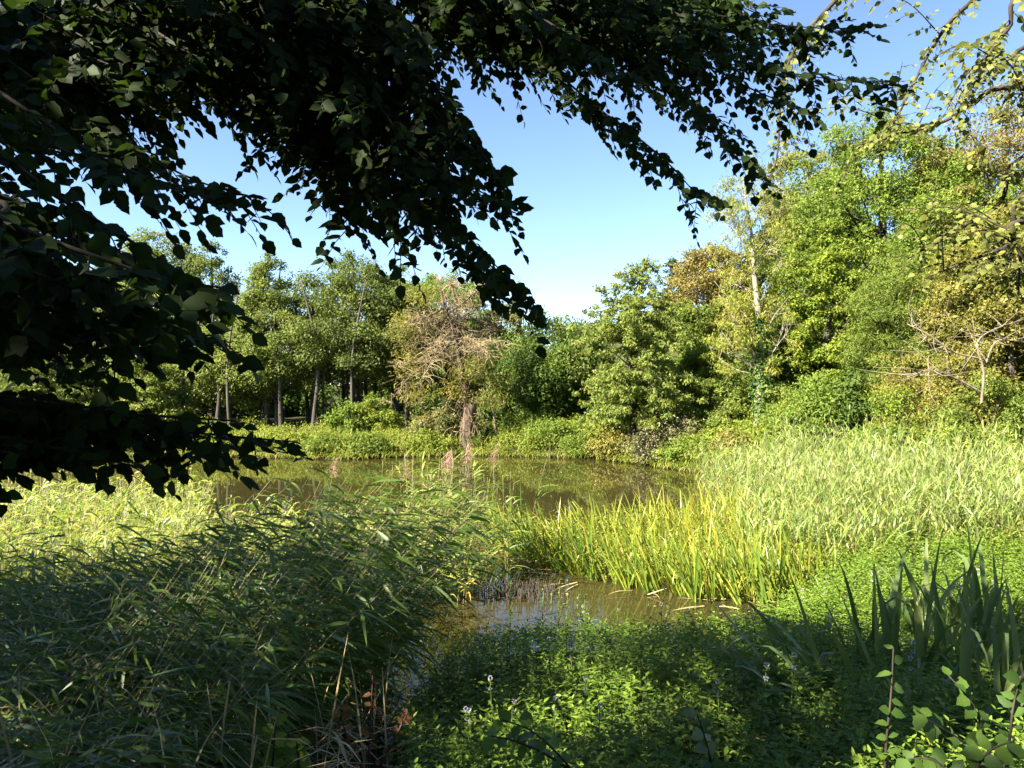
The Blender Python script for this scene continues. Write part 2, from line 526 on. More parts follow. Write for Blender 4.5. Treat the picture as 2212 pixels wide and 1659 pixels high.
L.new(tc.outputs['Object'], mp.inputs[0])
n2 = N.new('ShaderNodeTexNoise'); n2.inputs['Scale'].default_value = 3.0; n2.inputs['Detail'].default_value = 3
L.new(mp.outputs[0], n2.inputs['Vector'])
bp = N.new('ShaderNodeBump'); bp.inputs['Strength'].default_value = .05; bp.inputs['Distance'].default_value = .012
L.new(n2.outputs['Fac'], bp.inputs['Height']); L.new(bp.outputs[0], pb.inputs['Normal'])
tag(wm.build('pond_water', mw), 'still murky brown pond water reflecting the far bank', 'water', kind='structure')

# ------------------------------------------------------------------ trees
PROF = {
    'round': lambda t: np.sqrt(np.clip(1 - (2 * t - 0.95) ** 2 / 1.12, 0, 1)),
    'dome': lambda t: np.clip(1 - t ** 2.4, 0, 1) ** 0.6 * (0.72 + 0.28 * np.minimum(1, t * 4)),
    'cone': lambda t: np.clip(1 - t, 0, 1) ** 0.75 * (0.75 + 0.25 * np.minimum(1, t * 6)) + 0.03,
    'column': lambda t: np.clip(1 - t ** 3, 0, 1) ** 0.5 * 0.9 + 0.08,
}


def leaf_clumps(mb, cen, rc, cnt, leaf, tpl=DIAMOND, flat=0.62, droop=0.2, rclump=None, up=0.75):
    """leaves through the volume of many clumps"""
    idx = np.repeat(np.arange(len(cen)), cnt)
    m = len(idx)
    if m == 0:
        return
    u = rvec(m)
    rad = rng.random(m) ** 0.45 * np.where(rng.random(m) < .2, rng.uniform(1, 1.75, m), 1.0)
    pos = cen[idx] + u * (rc[idx] * rad)[:, None] * np.array([1, 1, flat])
    n = nrm(u * 0.75 + np.array([0, 0, up]) + rng.normal(size=(m, 3)) * 0.42)
    d = nrm(rng.normal(size=(m, 3)) + u * 0.5 + np.array([0, 0, -droop * 2]))
    rc_ = rng.random(len(cen)) if rclump is None else rclump
    rv = np.clip(0.5 * rc_[idx] + 0.5 * rng.random(m), 0, 1)
    rv = np.where(rng.random(m) < 0.012, 1.0, rv * 0.93)
    place(mb, tpl[0], tpl[1], tpl[2], pos, d, n, leaf * rng.uniform(0.7, 1.3, m), rv)


def tree(name, label, vx, vtop, Y, wpx, mat, prof='round', cb=0.18, nc=110, leaf=0.12, nleaf=22000, bark='bark_dark', tr=None,
         lean=(0, 0), cr=0.16, group=None, tpl=TRI, cat='tree', stems=1, inner=0.35, flat=0.62, droop=0.2, vbase=None, limbs=26, squash=1.0):
    X = (vx - 1106) / F * Y
    z0 = gz(X, Y) - 0.1
    nleaf = int(nleaf * (1.4 if cat == 'tree' else 1.1)); leaf *= 1.2; cr *= 1.02; nc = int(nc * 1.5)
    H = CAMZ - (vtop - 829.5) / F * Y - z0
    Rw = wpx / 2 / F * Y
    root = thing(name, label, cat, (X, Y, z0), 0, group)
    P = PROF[prof]
    tt = rng.random(nc * 6)
    keep = rng.random(nc * 6) < np.maximum(P(tt), 0.12)
    tt = tt[keep][:nc]
    m = len(tt)
    ang = rng.uniform(0, 2 * PI, m)
    back = np.sin(ang) > 0.35           # far side: thinner
    rad = Rw * P(tt) * (inner + (1 - inner) * rng.random(m) ** 0.55)
    ph = rng.uniform(0, 6, 4)
    rad *= 0.86 + 0.16 * np.sin(ang * 3 + ph[0] + tt * 5) + 0.10 * np.sin(ang * 5 + ph[1] - tt * 9)
    cz = H * (cb + (1 - cb) * tt * 0.97)
    cen = np.stack([np.cos(ang) * rad + lean[0] * tt * H, np.sin(ang) * rad * squash + lean[1] * tt * H, cz], 1)
    rc = Rw * cr * np.clip(rng.lognormal(0, .35, m), .5, 2.0) * (0.65 + 0.35 * P(tt))
    wgt = rc ** 2 * np.where(back, 0.55, 1.0)
    cnt = np.maximum(6, (nleaf * wgt / wgt.sum())).astype(int)
    mb = MB()
    leaf_clumps(mb, cen, rc, cnt, leaf, tpl, flat, droop)
    mb.build('crown', M[mat], root)
    # trunk with limbs
    tb = MB()
    tr = tr or 0.018 * H
    for k in range(stems):
        sx = (k - (stems - 1) / 2) * 0.5 + rng.uniform(-.1, .1)
        top = np.array([lean[0] * H * 0.9 + sx * 2.2, lean[1] * H * 0.9, H * 0.93])
        ctl = [np.array([sx, 0, 0]), np.array([sx * 1.15 + rng.uniform(-.15, .15), rng.uniform(-.15, .15), H * 0.3]),
               np.array([sx * 1.6 + lean[0] * H * .5 + rng.uniform(-.25, .25), lean[1] * H * .5, H * 0.62]), top]
        pth = smooth_path(ctl, 16)
        rr = tr / math.sqrt(stems) * (1 - np.linspace(0, 1, 16)) ** 0.8 + 0.015
        rr[0] *= 1.35
        tube(tb, pth, rr, 8)
        sel = rng.permutation(m)[:limbs // stems]
        for i in sel:
            c = cen[i]
            h0 = max(H * cb * 0.75, c[2] - np.hypot(*(c[:2])) * rng.uniform(0.5, 0.95) - 0.1)
            f = np.clip(h0 / (H * 0.93), 0, 0.95) * 15
            p0 = pth[int(f)] + (pth[min(15, int(f) + 1)] - pth[int(f)]) * (f - int(f))
            mid = p0 * 0.5 + c * 0.5 + np.array([0, 0, -0.08 * H * 0.3]) + rng.normal(size=3) * 0.12
            r0 = rr[int(f)] * 0.45
            tube(tb, smooth_path([p0, mid, c], 6), np.linspace(r0, 0.012, 6), 5)
    tb.build('trunk', M[bark], root, True)
    return root


GA = 'trees along the far bank'
# far left wood
tree('alder_tree', 'tall pale-topped alder behind the left-hand wood, leftmost clear tip against the sky', 335, 492, 47, 250, 'alder_light', 'round', .25, 120, .15, 20000, group=GA)
tree('alder_tree', 'blue-green tree with a rounded tip just right of the tall pale alder', 455, 522, 46, 170, 'alder', 'round', .25, 100, .14, 17000, group=GA)
tree('alder_tree', 'light green alder with an open spiky top left of the big alder', 590, 532, 40, 290, 'alder_light', 'cone', .22, 170, .115, 42000, group=GA, stems=2, cr=.15, inner=.45)
tree('alder_tree', 'big bushy dark-trunked alder, broadest crown of the left wood', 765, 536, 40.5, 330, 'alder', 'dome', .27, 200, .115, 50000, group=GA, stems=3, cr=.14)
tree('alder_tree', 'alder just right of the broadest crown, touching it', 868, 560, 42, 170, 'mid', 'dome', .2, 100, .12, 20000, group=GA, stems=2)
tree('ash_tree', 'bright green tree rising straight behind the dead willow', 970, 578, 47, 260, 'bright', 'round', .2, 120, .14, 20000, group=GA)
tree('poplar_tree', 'narrow pale grey-green tree right behind the dead willow', 1085, 640, 46, 130, 'grey', 'column', .15, 70, .14, 11000, group=GA)
tree('maple_tree', 'dark rounded maple filling the gap between dead willow and cherry', 1195, 672, 40, 330, 'maple', 'dome', .04, 190, .15, 30000, group=GA, cr=.15)
tree('maple_tree', 'low dark maple behind the foot of the dead willow', 1080, 730, 41, 190, 'maple', 'dome', .04, 90, .14, 14000, group=GA)
tree('alder_tree', 'alder half hidden by the hanging leaves, left of the blue-green tree', 215, 600, 43, 270, 'alder', 'round', .15, 110, .14, 20000, group=GA)
tree('alder_tree', 'alder at the left picture edge behind the hanging leaves', 60, 560, 44, 300, 'alder', 'round', .15, 110, .14, 20000, group=GA)
tree('alder_tree', 'light alder with low boughs left of the spiky-topped alder', 470, 700, 41, 260, 'alder_light', 'dome', .2, 120, .12, 24000, group=GA)
tree('beech_tree', 'young beech with layered yellow-green boughs in the left wood', 300, 742, 38, 240, 'cherry', 'cone', .06, 120, .12, 20000, group=GA, flat=.3)
tree('alder_tree', 'small alder under the left picture edge above the reeds', 110, 735, 39, 260, 'alder', 'dome', .08, 90, .12, 17000, group=GA)
for k, (vx, vt, Y, wp) in enumerate([(-60, 600, 52, 330), (190, 560, 56, 330), (420, 600, 55, 300), (640, 590, 54, 330), (860, 600, 56, 330), (1040, 660, 54, 260), (1260, 706, 56, 260)]):
    tree('background_tree', ['hazy dark tree behind the left-hand wood', 'dark tree behind the tall pale alder', 'dark tree filling the dip right of the blue-green tree', 'dark tree between the spiky alder and the big alder',
         'dark tree behind the right flank of the big alder', 'dark tree behind the narrow grey-green tree', 'low dark tree seen over the rounded maple'][k], vx, vt, Y, wp, 'alder', 'dome', .1, 90, .20, 9000, group='trees in the depth of the wood')
for k, (vx, vt, wp) in enumerate([(40, 790, 300), (260, 800, 300), (430, 790, 280), (590, 800, 260), (740, 790, 280), (900, 790, 280), (1050, 800, 220), (1200, 800, 250)]):
    tree('thicket', ['dark thicket at the left edge of the far wood', 'dark thicket behind the young beech', 'dark thicket under the light alder with low boughs', 'dark thicket behind the trunks of the spiky alder', 'dark thicket behind the trunks of the big alder',
         'dark thicket behind the yellowish bush', 'dark thicket behind the dead willow trunk', 'dark thicket under the rounded maple'][k], vx, vt, 49 + (k % 3), wp, 'maple', 'dome', .0, 60, .22, 4500, group='thickets in the depth of the wood', cat='shrub')
# slim bare trunks in the shade of the left wood
for k in range(30):
    vx = rng.uniform(330, 960)
    Y = rng.uniform(37.5, 44)
    X = (vx - 1106) / F * Y
    z0 = gz(X, Y) - .1
    rt = thing('slim_trunk', 'slim dark bare trunk in the shade under the far alders', 'trunk', (X, Y, z0), 0, 'bare trunks under the alders')
    tb = MB()
    h = rng.uniform(5, 8)
    tube(tb, smooth_path([(0, 0, 0), (rng.uniform(-.3, .3), 0, h * .5), (rng.uniform(-.7, .7), 0, h)], 8), np.linspace(rng.uniform(.07, .16), .03, 8), 7)
    tb.build('stem', M['bark_dark'], rt, True)

# right-hand wood
GB = 'trees on the right-hand slope'
tree('lime_tree', 'huge bright green tree towering over the right-hand slope', 1900, 225, 34, 500, 'bright', 'dome', .12, 260, .115, 52000, group=GB, cr=.12, tr=.3)
tree('oak_tree', 'bluish tree behind the left shoulder of the towering tree', 1745, 300, 41, 230, 'grey', 'round', .2, 120, .13, 20000, group=GB)
tree('oak_tree', 'small bluish crown just right of the yellowing ash', 1715, 440, 40, 180, 'grey', 'round', .2, 80, .13, 13000, group=GB)
tree('oak_tree', 'rust-tinged tree at the upper right picture edge', 2170, 150, 31, 380, 'rust', 'round', .15, 150, .105, 30000, group=GB, cr=.13)
tree('hornbeam_tree', 'rust-brown bushy tree between cherry and ash', 1530, 520, 40, 230, 'rust', 'round', .12, 120, .12, 22000, group=GB)
tree('vine_tree', 'yellow-green vine-hung tree beside the ash', 1785, 455, 29, 190, 'yellow', 'dome', .08, 120, .095, 24000, group=GB, cr=.15)
tree('willow_tree', 'silvery green willow-like tree below the towering tree', 1950, 520, 27, 300, 'mid', 'dome', .05, 150, .10, 30000, group=GB, tpl=TRIL)
tree('hazel_tree', 'olive green tree at the right picture edge', 2190, 440, 24, 330, 'olive', 'round', .08, 150, .085, 30000, group=GB)
tree('maple_tree', 'dark bushy tree in the shadow between ash and silvery willow', 1740, 640, 31, 260, 'maple', 'dome', .04, 130, .12, 20000, group=GB)
tree('maple_tree', 'dark green tree behind the right side of the cherry', 1480, 640, 36, 230, 'mid', 'dome', .05, 120, .12, 18000, group=GB)
tree('elder_tree', 'yellow-green elder right of the cherry', 1530, 730, 33, 190, 'yellow', 'dome', .05, 90, .11, 14000, group=GB)
tree('elder_tree', 'green elder left of the ash trunk', 1590, 790, 31.5, 170, 'mid', 'dome', .03, 90, .10, 14000, group=GB)
tree('hazel_tree', 'olive tree above the dead branches at right', 2080, 590, 25, 230, 'olive', 'dome', .05, 110, .09, 20000, group=GB)
tree('maple_tree', 'green tree directly behind the bare upper ash', 1640, 500, 41, 260, 'mid', 'dome', .05, 110, .13, 18000, group=GB)
tree('oak_tree', 'olive tree low behind the ash between rusty tree and vine tree', 1610, 640, 37, 220, 'olive', 'dome', .03, 100, .12, 15000, group=GB)
tree('lime_tree', 'bright green tree filling the slope between towering tree and rusty tree', 2060, 330, 30, 330, 'bright', 'dome', .06, 150, .11, 28000, group=GB)
tree('lime_tree', 'light green tree at the right edge under the rusty tree', 2200, 380, 27, 300, 'yellow', 'dome', .05, 130, .10, 20000, group=GB)
tree('oak_tree', 'mid green tree behind the left flank of the towering tree', 1800, 380, 38, 260, 'mid', 'dome', .05, 120, .13, 18000, group=GB)
# conifer
tree('spruce_tree', 'dark conifer tip with a bent top above the cherry', 1455, 545, 47, 120, 'conifer', 'cone', .1, 90, .14, 12000, group=GB, flat=.35, droop=.6)

# dead willow: broken thick trunk, pale drooping twigs
def dead_willow():
    Y = 34.3
    b = at(1012, 975, Y); b[2] = gz(b[0], b[1]) - .15
    rt = thing('dead_willow', 'dead willow with a broken thick trunk and tangled tan twigs at the water edge', 'tree', b)
    k = Y / F
    P = lambda vx, vy, dy=0.0: np.array([(vx - 1106) * k - b[0], dy, CAMZ - (vy - 829.5) * k - b[2]])
    tb = MB()
    lower = smooth_path([P(1012, 985), P(1010, 945), P(1013, 905), P(1016, 870)], 9)
    tube(tb, lower, [.46, .38, .34, .33, .32, .32, .31, .30, .24], 12)
    tb.build('trunk', M['bark_willow'], rt, True)
    s = MB()
    tube(s, smooth_path([P(1020, 885), P(1026, 872), P(1029, 858)], 4), [.14, .11, .07, .02], 7)
    s.build('broken_stub', M['bark_pale'], rt, True)
    up = smooth_path([P(1012, 885), P(1003, 830), P(992, 770), P(985, 720), P(962, 670), P(950, 620)], 18)
    ub = MB()
    tube(ub, up, np.linspace(.19, .03, 18), 8)
    ub.build('upper_stem', M['bark_willow'], rt, True)
    tips = [(900, 640), (880, 700), (860, 780), (930, 600), (975, 600), (1010, 610), (1040, 650), (1060, 700), (1070, 740), (905, 820), (880, 860), (1050, 800), (940, 700), (1000, 680),
            (890, 740), (1020, 740), (925, 780), (1040, 690), (960, 640), (910, 670), (1065, 770), (985, 640), (870, 690), (1035, 625)]
    bb = MB(); tw = MB()
    for (tx, ty) in tips:
        i = int(np.clip(rng.normal(9, 3.5), 2, 15))
        p0 = up[i]
        p1 = P(tx + rng.normal() * 14, ty + rng.normal() * 14, rng.uniform(-2.2, 2.2))
        pth = smooth_path([p0, p0 * .65 + p1 * .35 + rng.normal(size=3) * .2, p0 * .3 + p1 * .7 + [0, 0, rng.uniform(.0, .5)], p1], 9)
        tube(bb, pth, np.linspace(.05, .012, 9), 5)
        for q in range(62):
            s0 = pth[rng.integers(2, 9)] + rng.normal(size=3) * .05
            d = nrm(rng.normal(size=3) * [1, 1, .8] + [0, 0, .35])
            Ls = rng.uniform(.4, 1.25)
            tip = s0 + d * Ls * .55 + [0, 0, -.1 * Ls]
            end = tip + nrm(d * [1, 1, .4] + rng.normal(size=3) * .4 + [0, 0, -.6]) * Ls * .45
            tube(tw, smooth_path([s0, s0 + d * Ls * .3, tip, end], 6), np.linspace(.014, .006, 6), 3, float(rng.random()))
    # twig skirt round the trunk foot
    for q in range(110):
        s0 = P(1012 + rng.normal() * 20, rng.uniform(840, 935), rng.uniform(-.5, .3))
        d = nrm(rng.normal(size=3) * [1, .6, .5] + [0, 0, -.5])
        tube(tw, smooth_path([s0, s0 + d * .35, s0 + d * .6 + [0, 0, -.35]], 5), np.linspace(.02, .008, 5), 3, float(rng.random()))
    bb.build('branches', M['bark_willow'], rt, True)['kind'] = 'stuff'
    tw.build('twigs', M['tan'], rt)['kind'] = 'stuff'
    lf = MB()
    cen = np.array([P(x, y, rng.uniform(-1, 1)) for x, y in [(870, 720), (890, 800), (870, 690), (900, 850), (1075, 820), (1060, 860), (920, 640), (1045, 780), (880, 770), (1010, 800), (985, 840)]])
    leaf_clumps(lf, cen, np.full(len(cen), .9), np.full(len(cen), 520), .15, TRIL)
    lf.build('crown', M['olive'], rt)


dead_willow()


def cherry():
    Y = 31.0
    b = at(1368, 935, Y); b[2] = gz(b[0], b[1]) - .1
    rt = thing('cherry_tree', 'slim dark-stemmed cherry with layered drooping leaves right of the gap', 'tree', b)
    k = Y / F
    H = CAMZ - (540 - 829.5) * k - b[2]
    P = lambda vx, vy: np.array([(vx - 1106) * k - b[0], 0, CAMZ - (vy - 829.5) * k - b[2]])
    stem = smooth_path([P(1368, 940), P(1364, 860), P(1362, 760), P(1366, 690), P(1378, 620), P(1402, 548)], 22)
    tb = MB(); tube(tb, stem, np.linspace(.17, .015, 22) ** 1.0, 8)
    cens, rcs = [], []
    n = 150
    for i in range(n):
        s = rng.uniform(.08, .98) ** 1.08
        f = s * 21
        p0 = stem[int(f)]
        h = 1 - s
        Lr = (0.28 + 3.3 * h ** 0.72) * rng.uniform(.55, 1.12) * (0.95 if s > .2 else .8)
        a = rng.uniform(0, 2 * PI)
        rise = rng.uniform(.05, .4)
        p1 = p0 + np.array([math.cos(a), math.sin(a), rise]) * Lr
        mid = (p0 + p1) / 2 + [0, 0, .12 * Lr]
        p1 = p1 + [0, 0, -.12 * Lr]
        pth = smooth_path([p0, mid, p1], 6)
        tube(tb, pth, np.linspace(.035 * (h + .2), .008, 6), 4)
        for q in np.linspace(.3, 1.0, max(2, int(Lr * 3.4))):
            cens.append(pth[min(5, int(q * 5))] + rng.normal(size=3) * .12)
            rcs.append(.24 * (0.6 + .6 * h) * rng.uniform(.6, 1.3))
    tb.build('trunk', M['bark_dark'], rt, True)
    mb = MB()
    cens, rcs = np.array(cens), np.array(rcs)
    cnt = (52 * (rcs / .24) ** 1.6).astype(int)
    leaf_clumps(mb, cens, rcs, cnt, .13, TRI, .55, .75, up=.35)
    mb.build('crown', M['cherry'], rt)


cherry()


def ash():
    Y = 29.0
    b = at(1636, 940, Y); b[2] = gz(b[0], b[1]) - .1
    rt = thing('ash_tree', 'tall thin yellowing ash with ivy on its pale trunk', 'tree', b)
    k = Y / F
    P = lambda vx, vy, dy=0.0: np.array([(vx - 1106) * k - b[0], dy, CAMZ - (vy - 829.5) * k - b[2]])
    stem = smooth_path([P(1635, 950), P(1643, 850), P(1645, 760), P(1640, 690), P(1630, 600), P(1625, 520), P(1612, 440), P(1605, 385)], 30)
    tb = MB(); tube(tb, stem, np.linspace(.20, .02, 30), 9)
    tb.build('trunk', M['bark_grey'], rt, True)
    br = MB(); cens, rcs = [], []
    tips = [(1560, 470), (1575, 420), (1600, 400), (1660, 430), (1680, 470), (1560, 560), (1690, 560), (1540, 640), (1700, 640), (1570, 700), (1690, 720), (1560, 760), (1600, 500), (1650, 540), (1590, 610), (1665, 620), (1545, 700),
            (1610, 760), (1700, 690), (1555, 600), (1580, 450), (1640, 400), (1625, 380), (1530, 750), (1590, 400), (1690, 500)]
    for (tx, ty) in tips:
        p1 = P(tx, ty, rng.uniform(-1.6, 1.6))
        h0 = p1[2] - abs(p1[0] - stem[15][0]) * rng.uniform(.8, 1.5) - .4
        i = int(np.clip(np.argmin(abs(stem[:, 2] - h0)), 6, 27))
        p0 = stem[i]
        pth = smooth_path([p0, (p0 + p1) / 2 + rng.normal(size=3) * .15, p1], 8)
        tube(br, pth, np.linspace(.032, .008, 8), 5)
        for q in range(9):
            s0 = pth[rng.integers(3, 8)]
            e = s0 + nrm(rng.normal(size=3) + [0, 0, .6]) * rng.uniform(.4, 1.0)
            tube(br, smooth_path([s0, (s0 + e) / 2 + rng.normal(size=3) * .06, e], 4), np.linspace(.014, .006, 4), 3)
            if rng.random() < .9:
                cens.append(e); rcs.append(rng.uniform(.22, .42))
    br.build('branches', M['bark_grey'], rt, True)['kind'] = 'stuff'
    mb = MB()
    cens, rcs = np.array(cens), np.array(rcs)
    leaf_clumps(mb, cens, rcs, np.full(len(cens), 70), .13, TRIL, .6, .5)
    mb.build('crown', M['ash'], rt)
    iv = MB()
    i0, i1 = 1, 13
    m = 3800
    f = rng.uniform(i0, i1, m)
    p = stem[f.astype(int)] + (stem[f.astype(int) + 1] - stem[f.astype(int)]) * (f - f.astype(int))[:, None]
    a = rng.uniform(0, 2 * PI, m)
    o = np.stack([np.cos(a), np.sin(a), 0 * a], 1)
    wid = .12 + .28 * sstep(1, 5, f) * (1 - sstep(10.5, 13, f)) + .05 * np.sin(f * 3)
    keep = rng.random(m) < (.15 + .85 * sstep(1.5, 4, f))
    place(iv, *DIAMOND, (p + o * (.1 + wid * rng.random(m) ** .6)[:, None])[keep], nrm(rng.normal(size=(m, 3)) * .5 + [0, 0, -.8])[keep], nrm(o + rng.normal(size=(m, 3)) * .4 + [0, 0, .3])[keep], rng.uniform(.08, .15, m)[keep], rng.random(m)[keep])
    iv.build('ivy', M['ivy'], rt)


ash()

# far leafless birch-like stems over the maple
rt = thing('bare_sapling', 'pale bare twiggy saplings top showing over the dark maple', 'tree', (*at(1130, 700, 46)[:2], gz(*at(1130, 700, 46)[:2])))
tb = MB()
k = 46 / F
for (ax, tx, ty) in [(1128, 1118, 610), (1134, 1150, 640), (1130, 1132, 625)]:
    p0 = np.array([0.0, 0, 0]); p1 = at(tx, ty, 46) - np.array(rt.location)
    pth = smooth_path([p0, p1 * [.3, 0, .55], p1], 9)
    tube(tb, pth, np.linspace(.07, .012, 9), 5)
    for q in range(14):
        s0 = pth[rng.integers(5, 9)]
        e = s0 + nrm([rng.normal() * .8, rng.normal() * .8, 1.0]) * rng.uniform(.5, 1.3)
        tube(tb, [s0, (s0 + e) / 2 + rng.normal(size=3) * .05, e], [.016, .012, .007], 3)
tb.build('stems', M['bark_pale'], rt)['kind'] = 'stuff'


# shrubs and bushes
def shrub(label, vx, vtop, Y, wpx, mat, name='shrub', leaf=.10, n=5000, prof='dome', nc=45, tpl=TRI, group='shrubs on the banks', flat=.62, cr=.24, inner=.3, cb=.02, droop=.25):
    return tree(name, label, vx, vtop, Y, wpx, mat, prof, cb, nc, leaf, n, 'bark_twig', .05, (0, 0), cr, group, tpl, 'shrub', 1, inner, flat, droop, None, 10)


for a in [
    ('bright green bush left of the twin bushes under the big alder', 755, 865, 36.0, 110, 'bright', 'bush', .11, 6000),
    ('bright bush with yellowish top left of the willow, tallest of the far bank bushes', 815, 858, 36.5, 120, 'herb', 'bush', .11, 6000),
    ('narrow pale leafy sapling between yellowish bush and dead willow', 905, 905, 35.2, 75, 'grey', 'bush', .10, 3000),
    ('rust-tipped seedy shrub left of the dead willow', 915, 885, 36.0, 60, 'rust', 'shrub', .08, 2200),
    ('broad-leaved pale bush close left behind the dead willow trunk', 965, 860, 35.6, 90, 'grey', 'bush', .14, 3500),
    ('low dark bush at the waterline below the twin bushes', 790, 935, 33.0, 120, 'mid', 'bush', .10, 4500),
    ('low rounded bush at the waterline left of the dead willow', 930, 930, 34.0, 110, 'herb', 'bush', .10, 4000),
    ('leafy bush hugging the right side of the dead willow foot', 1045, 915, 34.6, 70, 'mid', 'bush', .11, 2600),
    ('upright bluish nettle clump on the bank under the dark maple', 1130, 875, 35.5, 80, 'bright', 'bush', .10, 2600),
    ('upright nettle clump on the bank top right of centre', 1180, 870, 36.0, 60, 'bright', 'bush', .10, 2000),
    ('bright green bramble mound spilling down the bank right of the dead willow', 1215, 905, 34.0, 150, 'bright', 'bramble', .09, 6500),
    ('grass-green mound on the bank just left of the cherry', 1300, 885, 33.4, 130, 'herb', 'bush', .09, 5500),
    ('bushy skirt of leaves under the cherry at the waterline', 1330, 930, 31.8, 150, 'olive', 'bush', .09, 6000),
    ('pinkish flowering willowherb clump right of the cherry foot', 1410, 920, 30.0, 120, 'grey', 'willowherb', .08, 4500),
    ('second flowering willowherb clump beside the ash foot', 1480, 905, 30.2, 110, 'grey', 'willowherb', .08, 4000),
    ('bright bush at the waterline right of the willowherb', 1500, 945, 28.6, 150, 'bright', 'bush', .09, 6000),
    ('bush close left of the ash trunk', 1575, 865, 29.8, 110, 'mid', 'bush', .10, 4500),
    ('rust-brown sedge bush at the foot of the ash', 1580, 925, 27.6, 110, 'olive', 'shrub', .08, 4000),
    ('big bright hazel bush right of the ash trunk', 1770, 800, 26.0, 230, 'bright', 'hazel_bush', .10, 15000),
    ('smaller bright bush below the hazel bush', 1720, 880, 24.5, 150, 'bright', 'bush', .095, 7000),
    ('sparse greyish thorn bush right of the hazel bush', 1960, 740, 23.5, 200, 'olive', 'thorn_bush', .07, 6000),
    ('yellow-green feathery shrub on the slope below the thorn bush', 1930, 830, 22.5, 170, 'yellow', 'shrub', .07, 6500),
    ('thorn bush under the dead pale branches', 2080, 720, 22.0, 230, 'olive', 'thorn_bush', .07, 9000),
    ('leafy bush at the right edge under the dead pale branches', 2150, 800, 20.5, 260, 'mid', 'bush', .08, 12000),
    ('low bright bush on the slope behind the bluish reeds', 1900, 905, 21.5, 200, 'bright', 'bush', .08, 8000),
    ('low bright bramble at the right edge behind the reeds', 2090, 895, 19.5, 260, 'herb2', 'bramble', .075, 12000),
    ('dark leafy bush between hazel bush and thorn bush', 1860, 790, 25.0, 150, 'maple', 'bush', .10, 6000),
    ('green bush on the slope above the ash foot', 1690, 830, 28.5, 130, 'mid', 'bush', .10, 6000),
    ('blue-green willow bush at the left water edge behind the hanging leaves', 90, 935, 31.0, 260, 'grey', 'willow_bush', .10, 7000),
    ('pale bush at the left water edge beside the blue-green one', 300, 925, 34.5, 170, 'olive', 'bush', .10, 5000),
    ('low yellow-green bush on the far bank above the reeds', 470, 925, 34.5, 190, 'herb', 'bush', .10, 6500),
    ('rounded low bush on the far bank left of the twin bushes', 620, 925, 34.5, 170, 'herb', 'bush', .10, 6500),
    ('small dark bush overhanging the far water edge', 700, 940, 33.0, 120, 'mid', 'bush', .10, 4500),
    ('low herb mound right on the shore below the bramble mound', 1130, 930, 34.0, 150, 'herb', 'bush', .08, 5500),
    ('soft green mound on the shore between bramble mound and cherry', 1255, 935, 32.8, 130, 'bright', 'bush', .08, 5000),
]:
    shrub(*a)

# flower specks of the willowherb
fl = MB()
for (vx, vy, Y, s) in [(1400, 935, 29.6, 60), (1470, 920, 29.8, 55), (1395, 965, 29.3, 45)]:
    c = at(vx, vy, Y)
    m = 170
    p = c + rng.normal(size=(m, 3)) * [s / F * Y * .5, .5, .35]
    place(fl, *DIAMOND, p, rvec(m), rvec(m), rng.uniform(.05, .09, m), rng.random(m))
tag(fl.build('willowherb_seedheads', leafmat('willowherb_fluff', [(0, (.24, .17, .15)), (1, (.42, .32, .30))], .3, .8, .1, (1, 1, 1))), 'pale pink fluffy seed heads on the willowherb below the cherry', 'flowers', kind='stuff')

# leaning bare pole near the dead willow
rt = thing('leaning_stem', 'pale bare stem leaning over the bank right of the dead willow', 'stem', at(1073, 935, 34.5))
tb = MB(); tube(tb, smooth_path([(0, 0, -.2), (-.12, 0, .7), (-.32, 0, 1.7), (-.75, .2, 3.0)], 8), np.linspace(.075, .03, 8), 6)
tb.build('stem', M['bark_pale'], rt, True)

# dead pale branches on the right
def dead_branch(label, pts, Y, r0, sub):
    P = np.array([at(x, y, Y + dy) for x, y, dy in pts])
    rt = thing('dead_branch', label, 'branch', P[0], 0, 'dead pale branches on the slope')
    tb = MB()
    pth = smooth_path(P - P[0], 14)
    tube(tb, pth, np.linspace(r0, .015, 14), 7)
    tb.build('stem', M['bark_pale'], rt, True)
    for q in range(sub):
        i = rng.integers(4, 13)
        e = pth[i] + nrm(rng.normal(size=3) * [1, .7, .8] + [-.4, 0, .2]) * rng.uniform(.5, 1.3)
        s = MB(); tube(s, smooth_path([pth[i], (pth[i] + e) / 2 + rng.normal(size=3) * .1, e], 6), np.linspace(.014, .004, 6), 4)
        s.build('twig', M['bark_pale'], rt, True)


dead_branch('upright dead pale branch forking at the right picture edge', [(2120, 870, 0), (2125, 800, 0), (2110, 745, 0), (2140, 715, .3), (2212, 690, .5)], 19.2, .035, 14)
dead_branch('dead pale branch arching left, lower one on the slope', [(2125, 850, 0), (2060, 815, 0), (2010, 800, -.2), (1960, 815, -.3)], 19.3, .03, 14)
dead_branch('dead pale branch slanting up left, above the arching one', [(2118, 775, 0), (2060, 760, 0), (2010, 725, 0), (1960, 700, .2)], 19.4, .028, 16)
dead_branch('thin dead branch reaching up beside the right picture edge', [(2128, 790, 0), (2150, 740, 0), (2190, 735, 0), (2230, 745, .2)], 19.4, .025, 10)

# ------------------------------------------------------------------ herb layer on the banks (nobody could count it)
def scatter_land(n, x0, x1, y0, y1, dmin, dmax):
    X = rng.uniform(x0, x1, n); Y = rng.uniform(y0, y1, n)
    d = pond_sd(X, Y)
    k = (d > dmin) & (d < dmax)
    return X[k], Y[k], d[k]


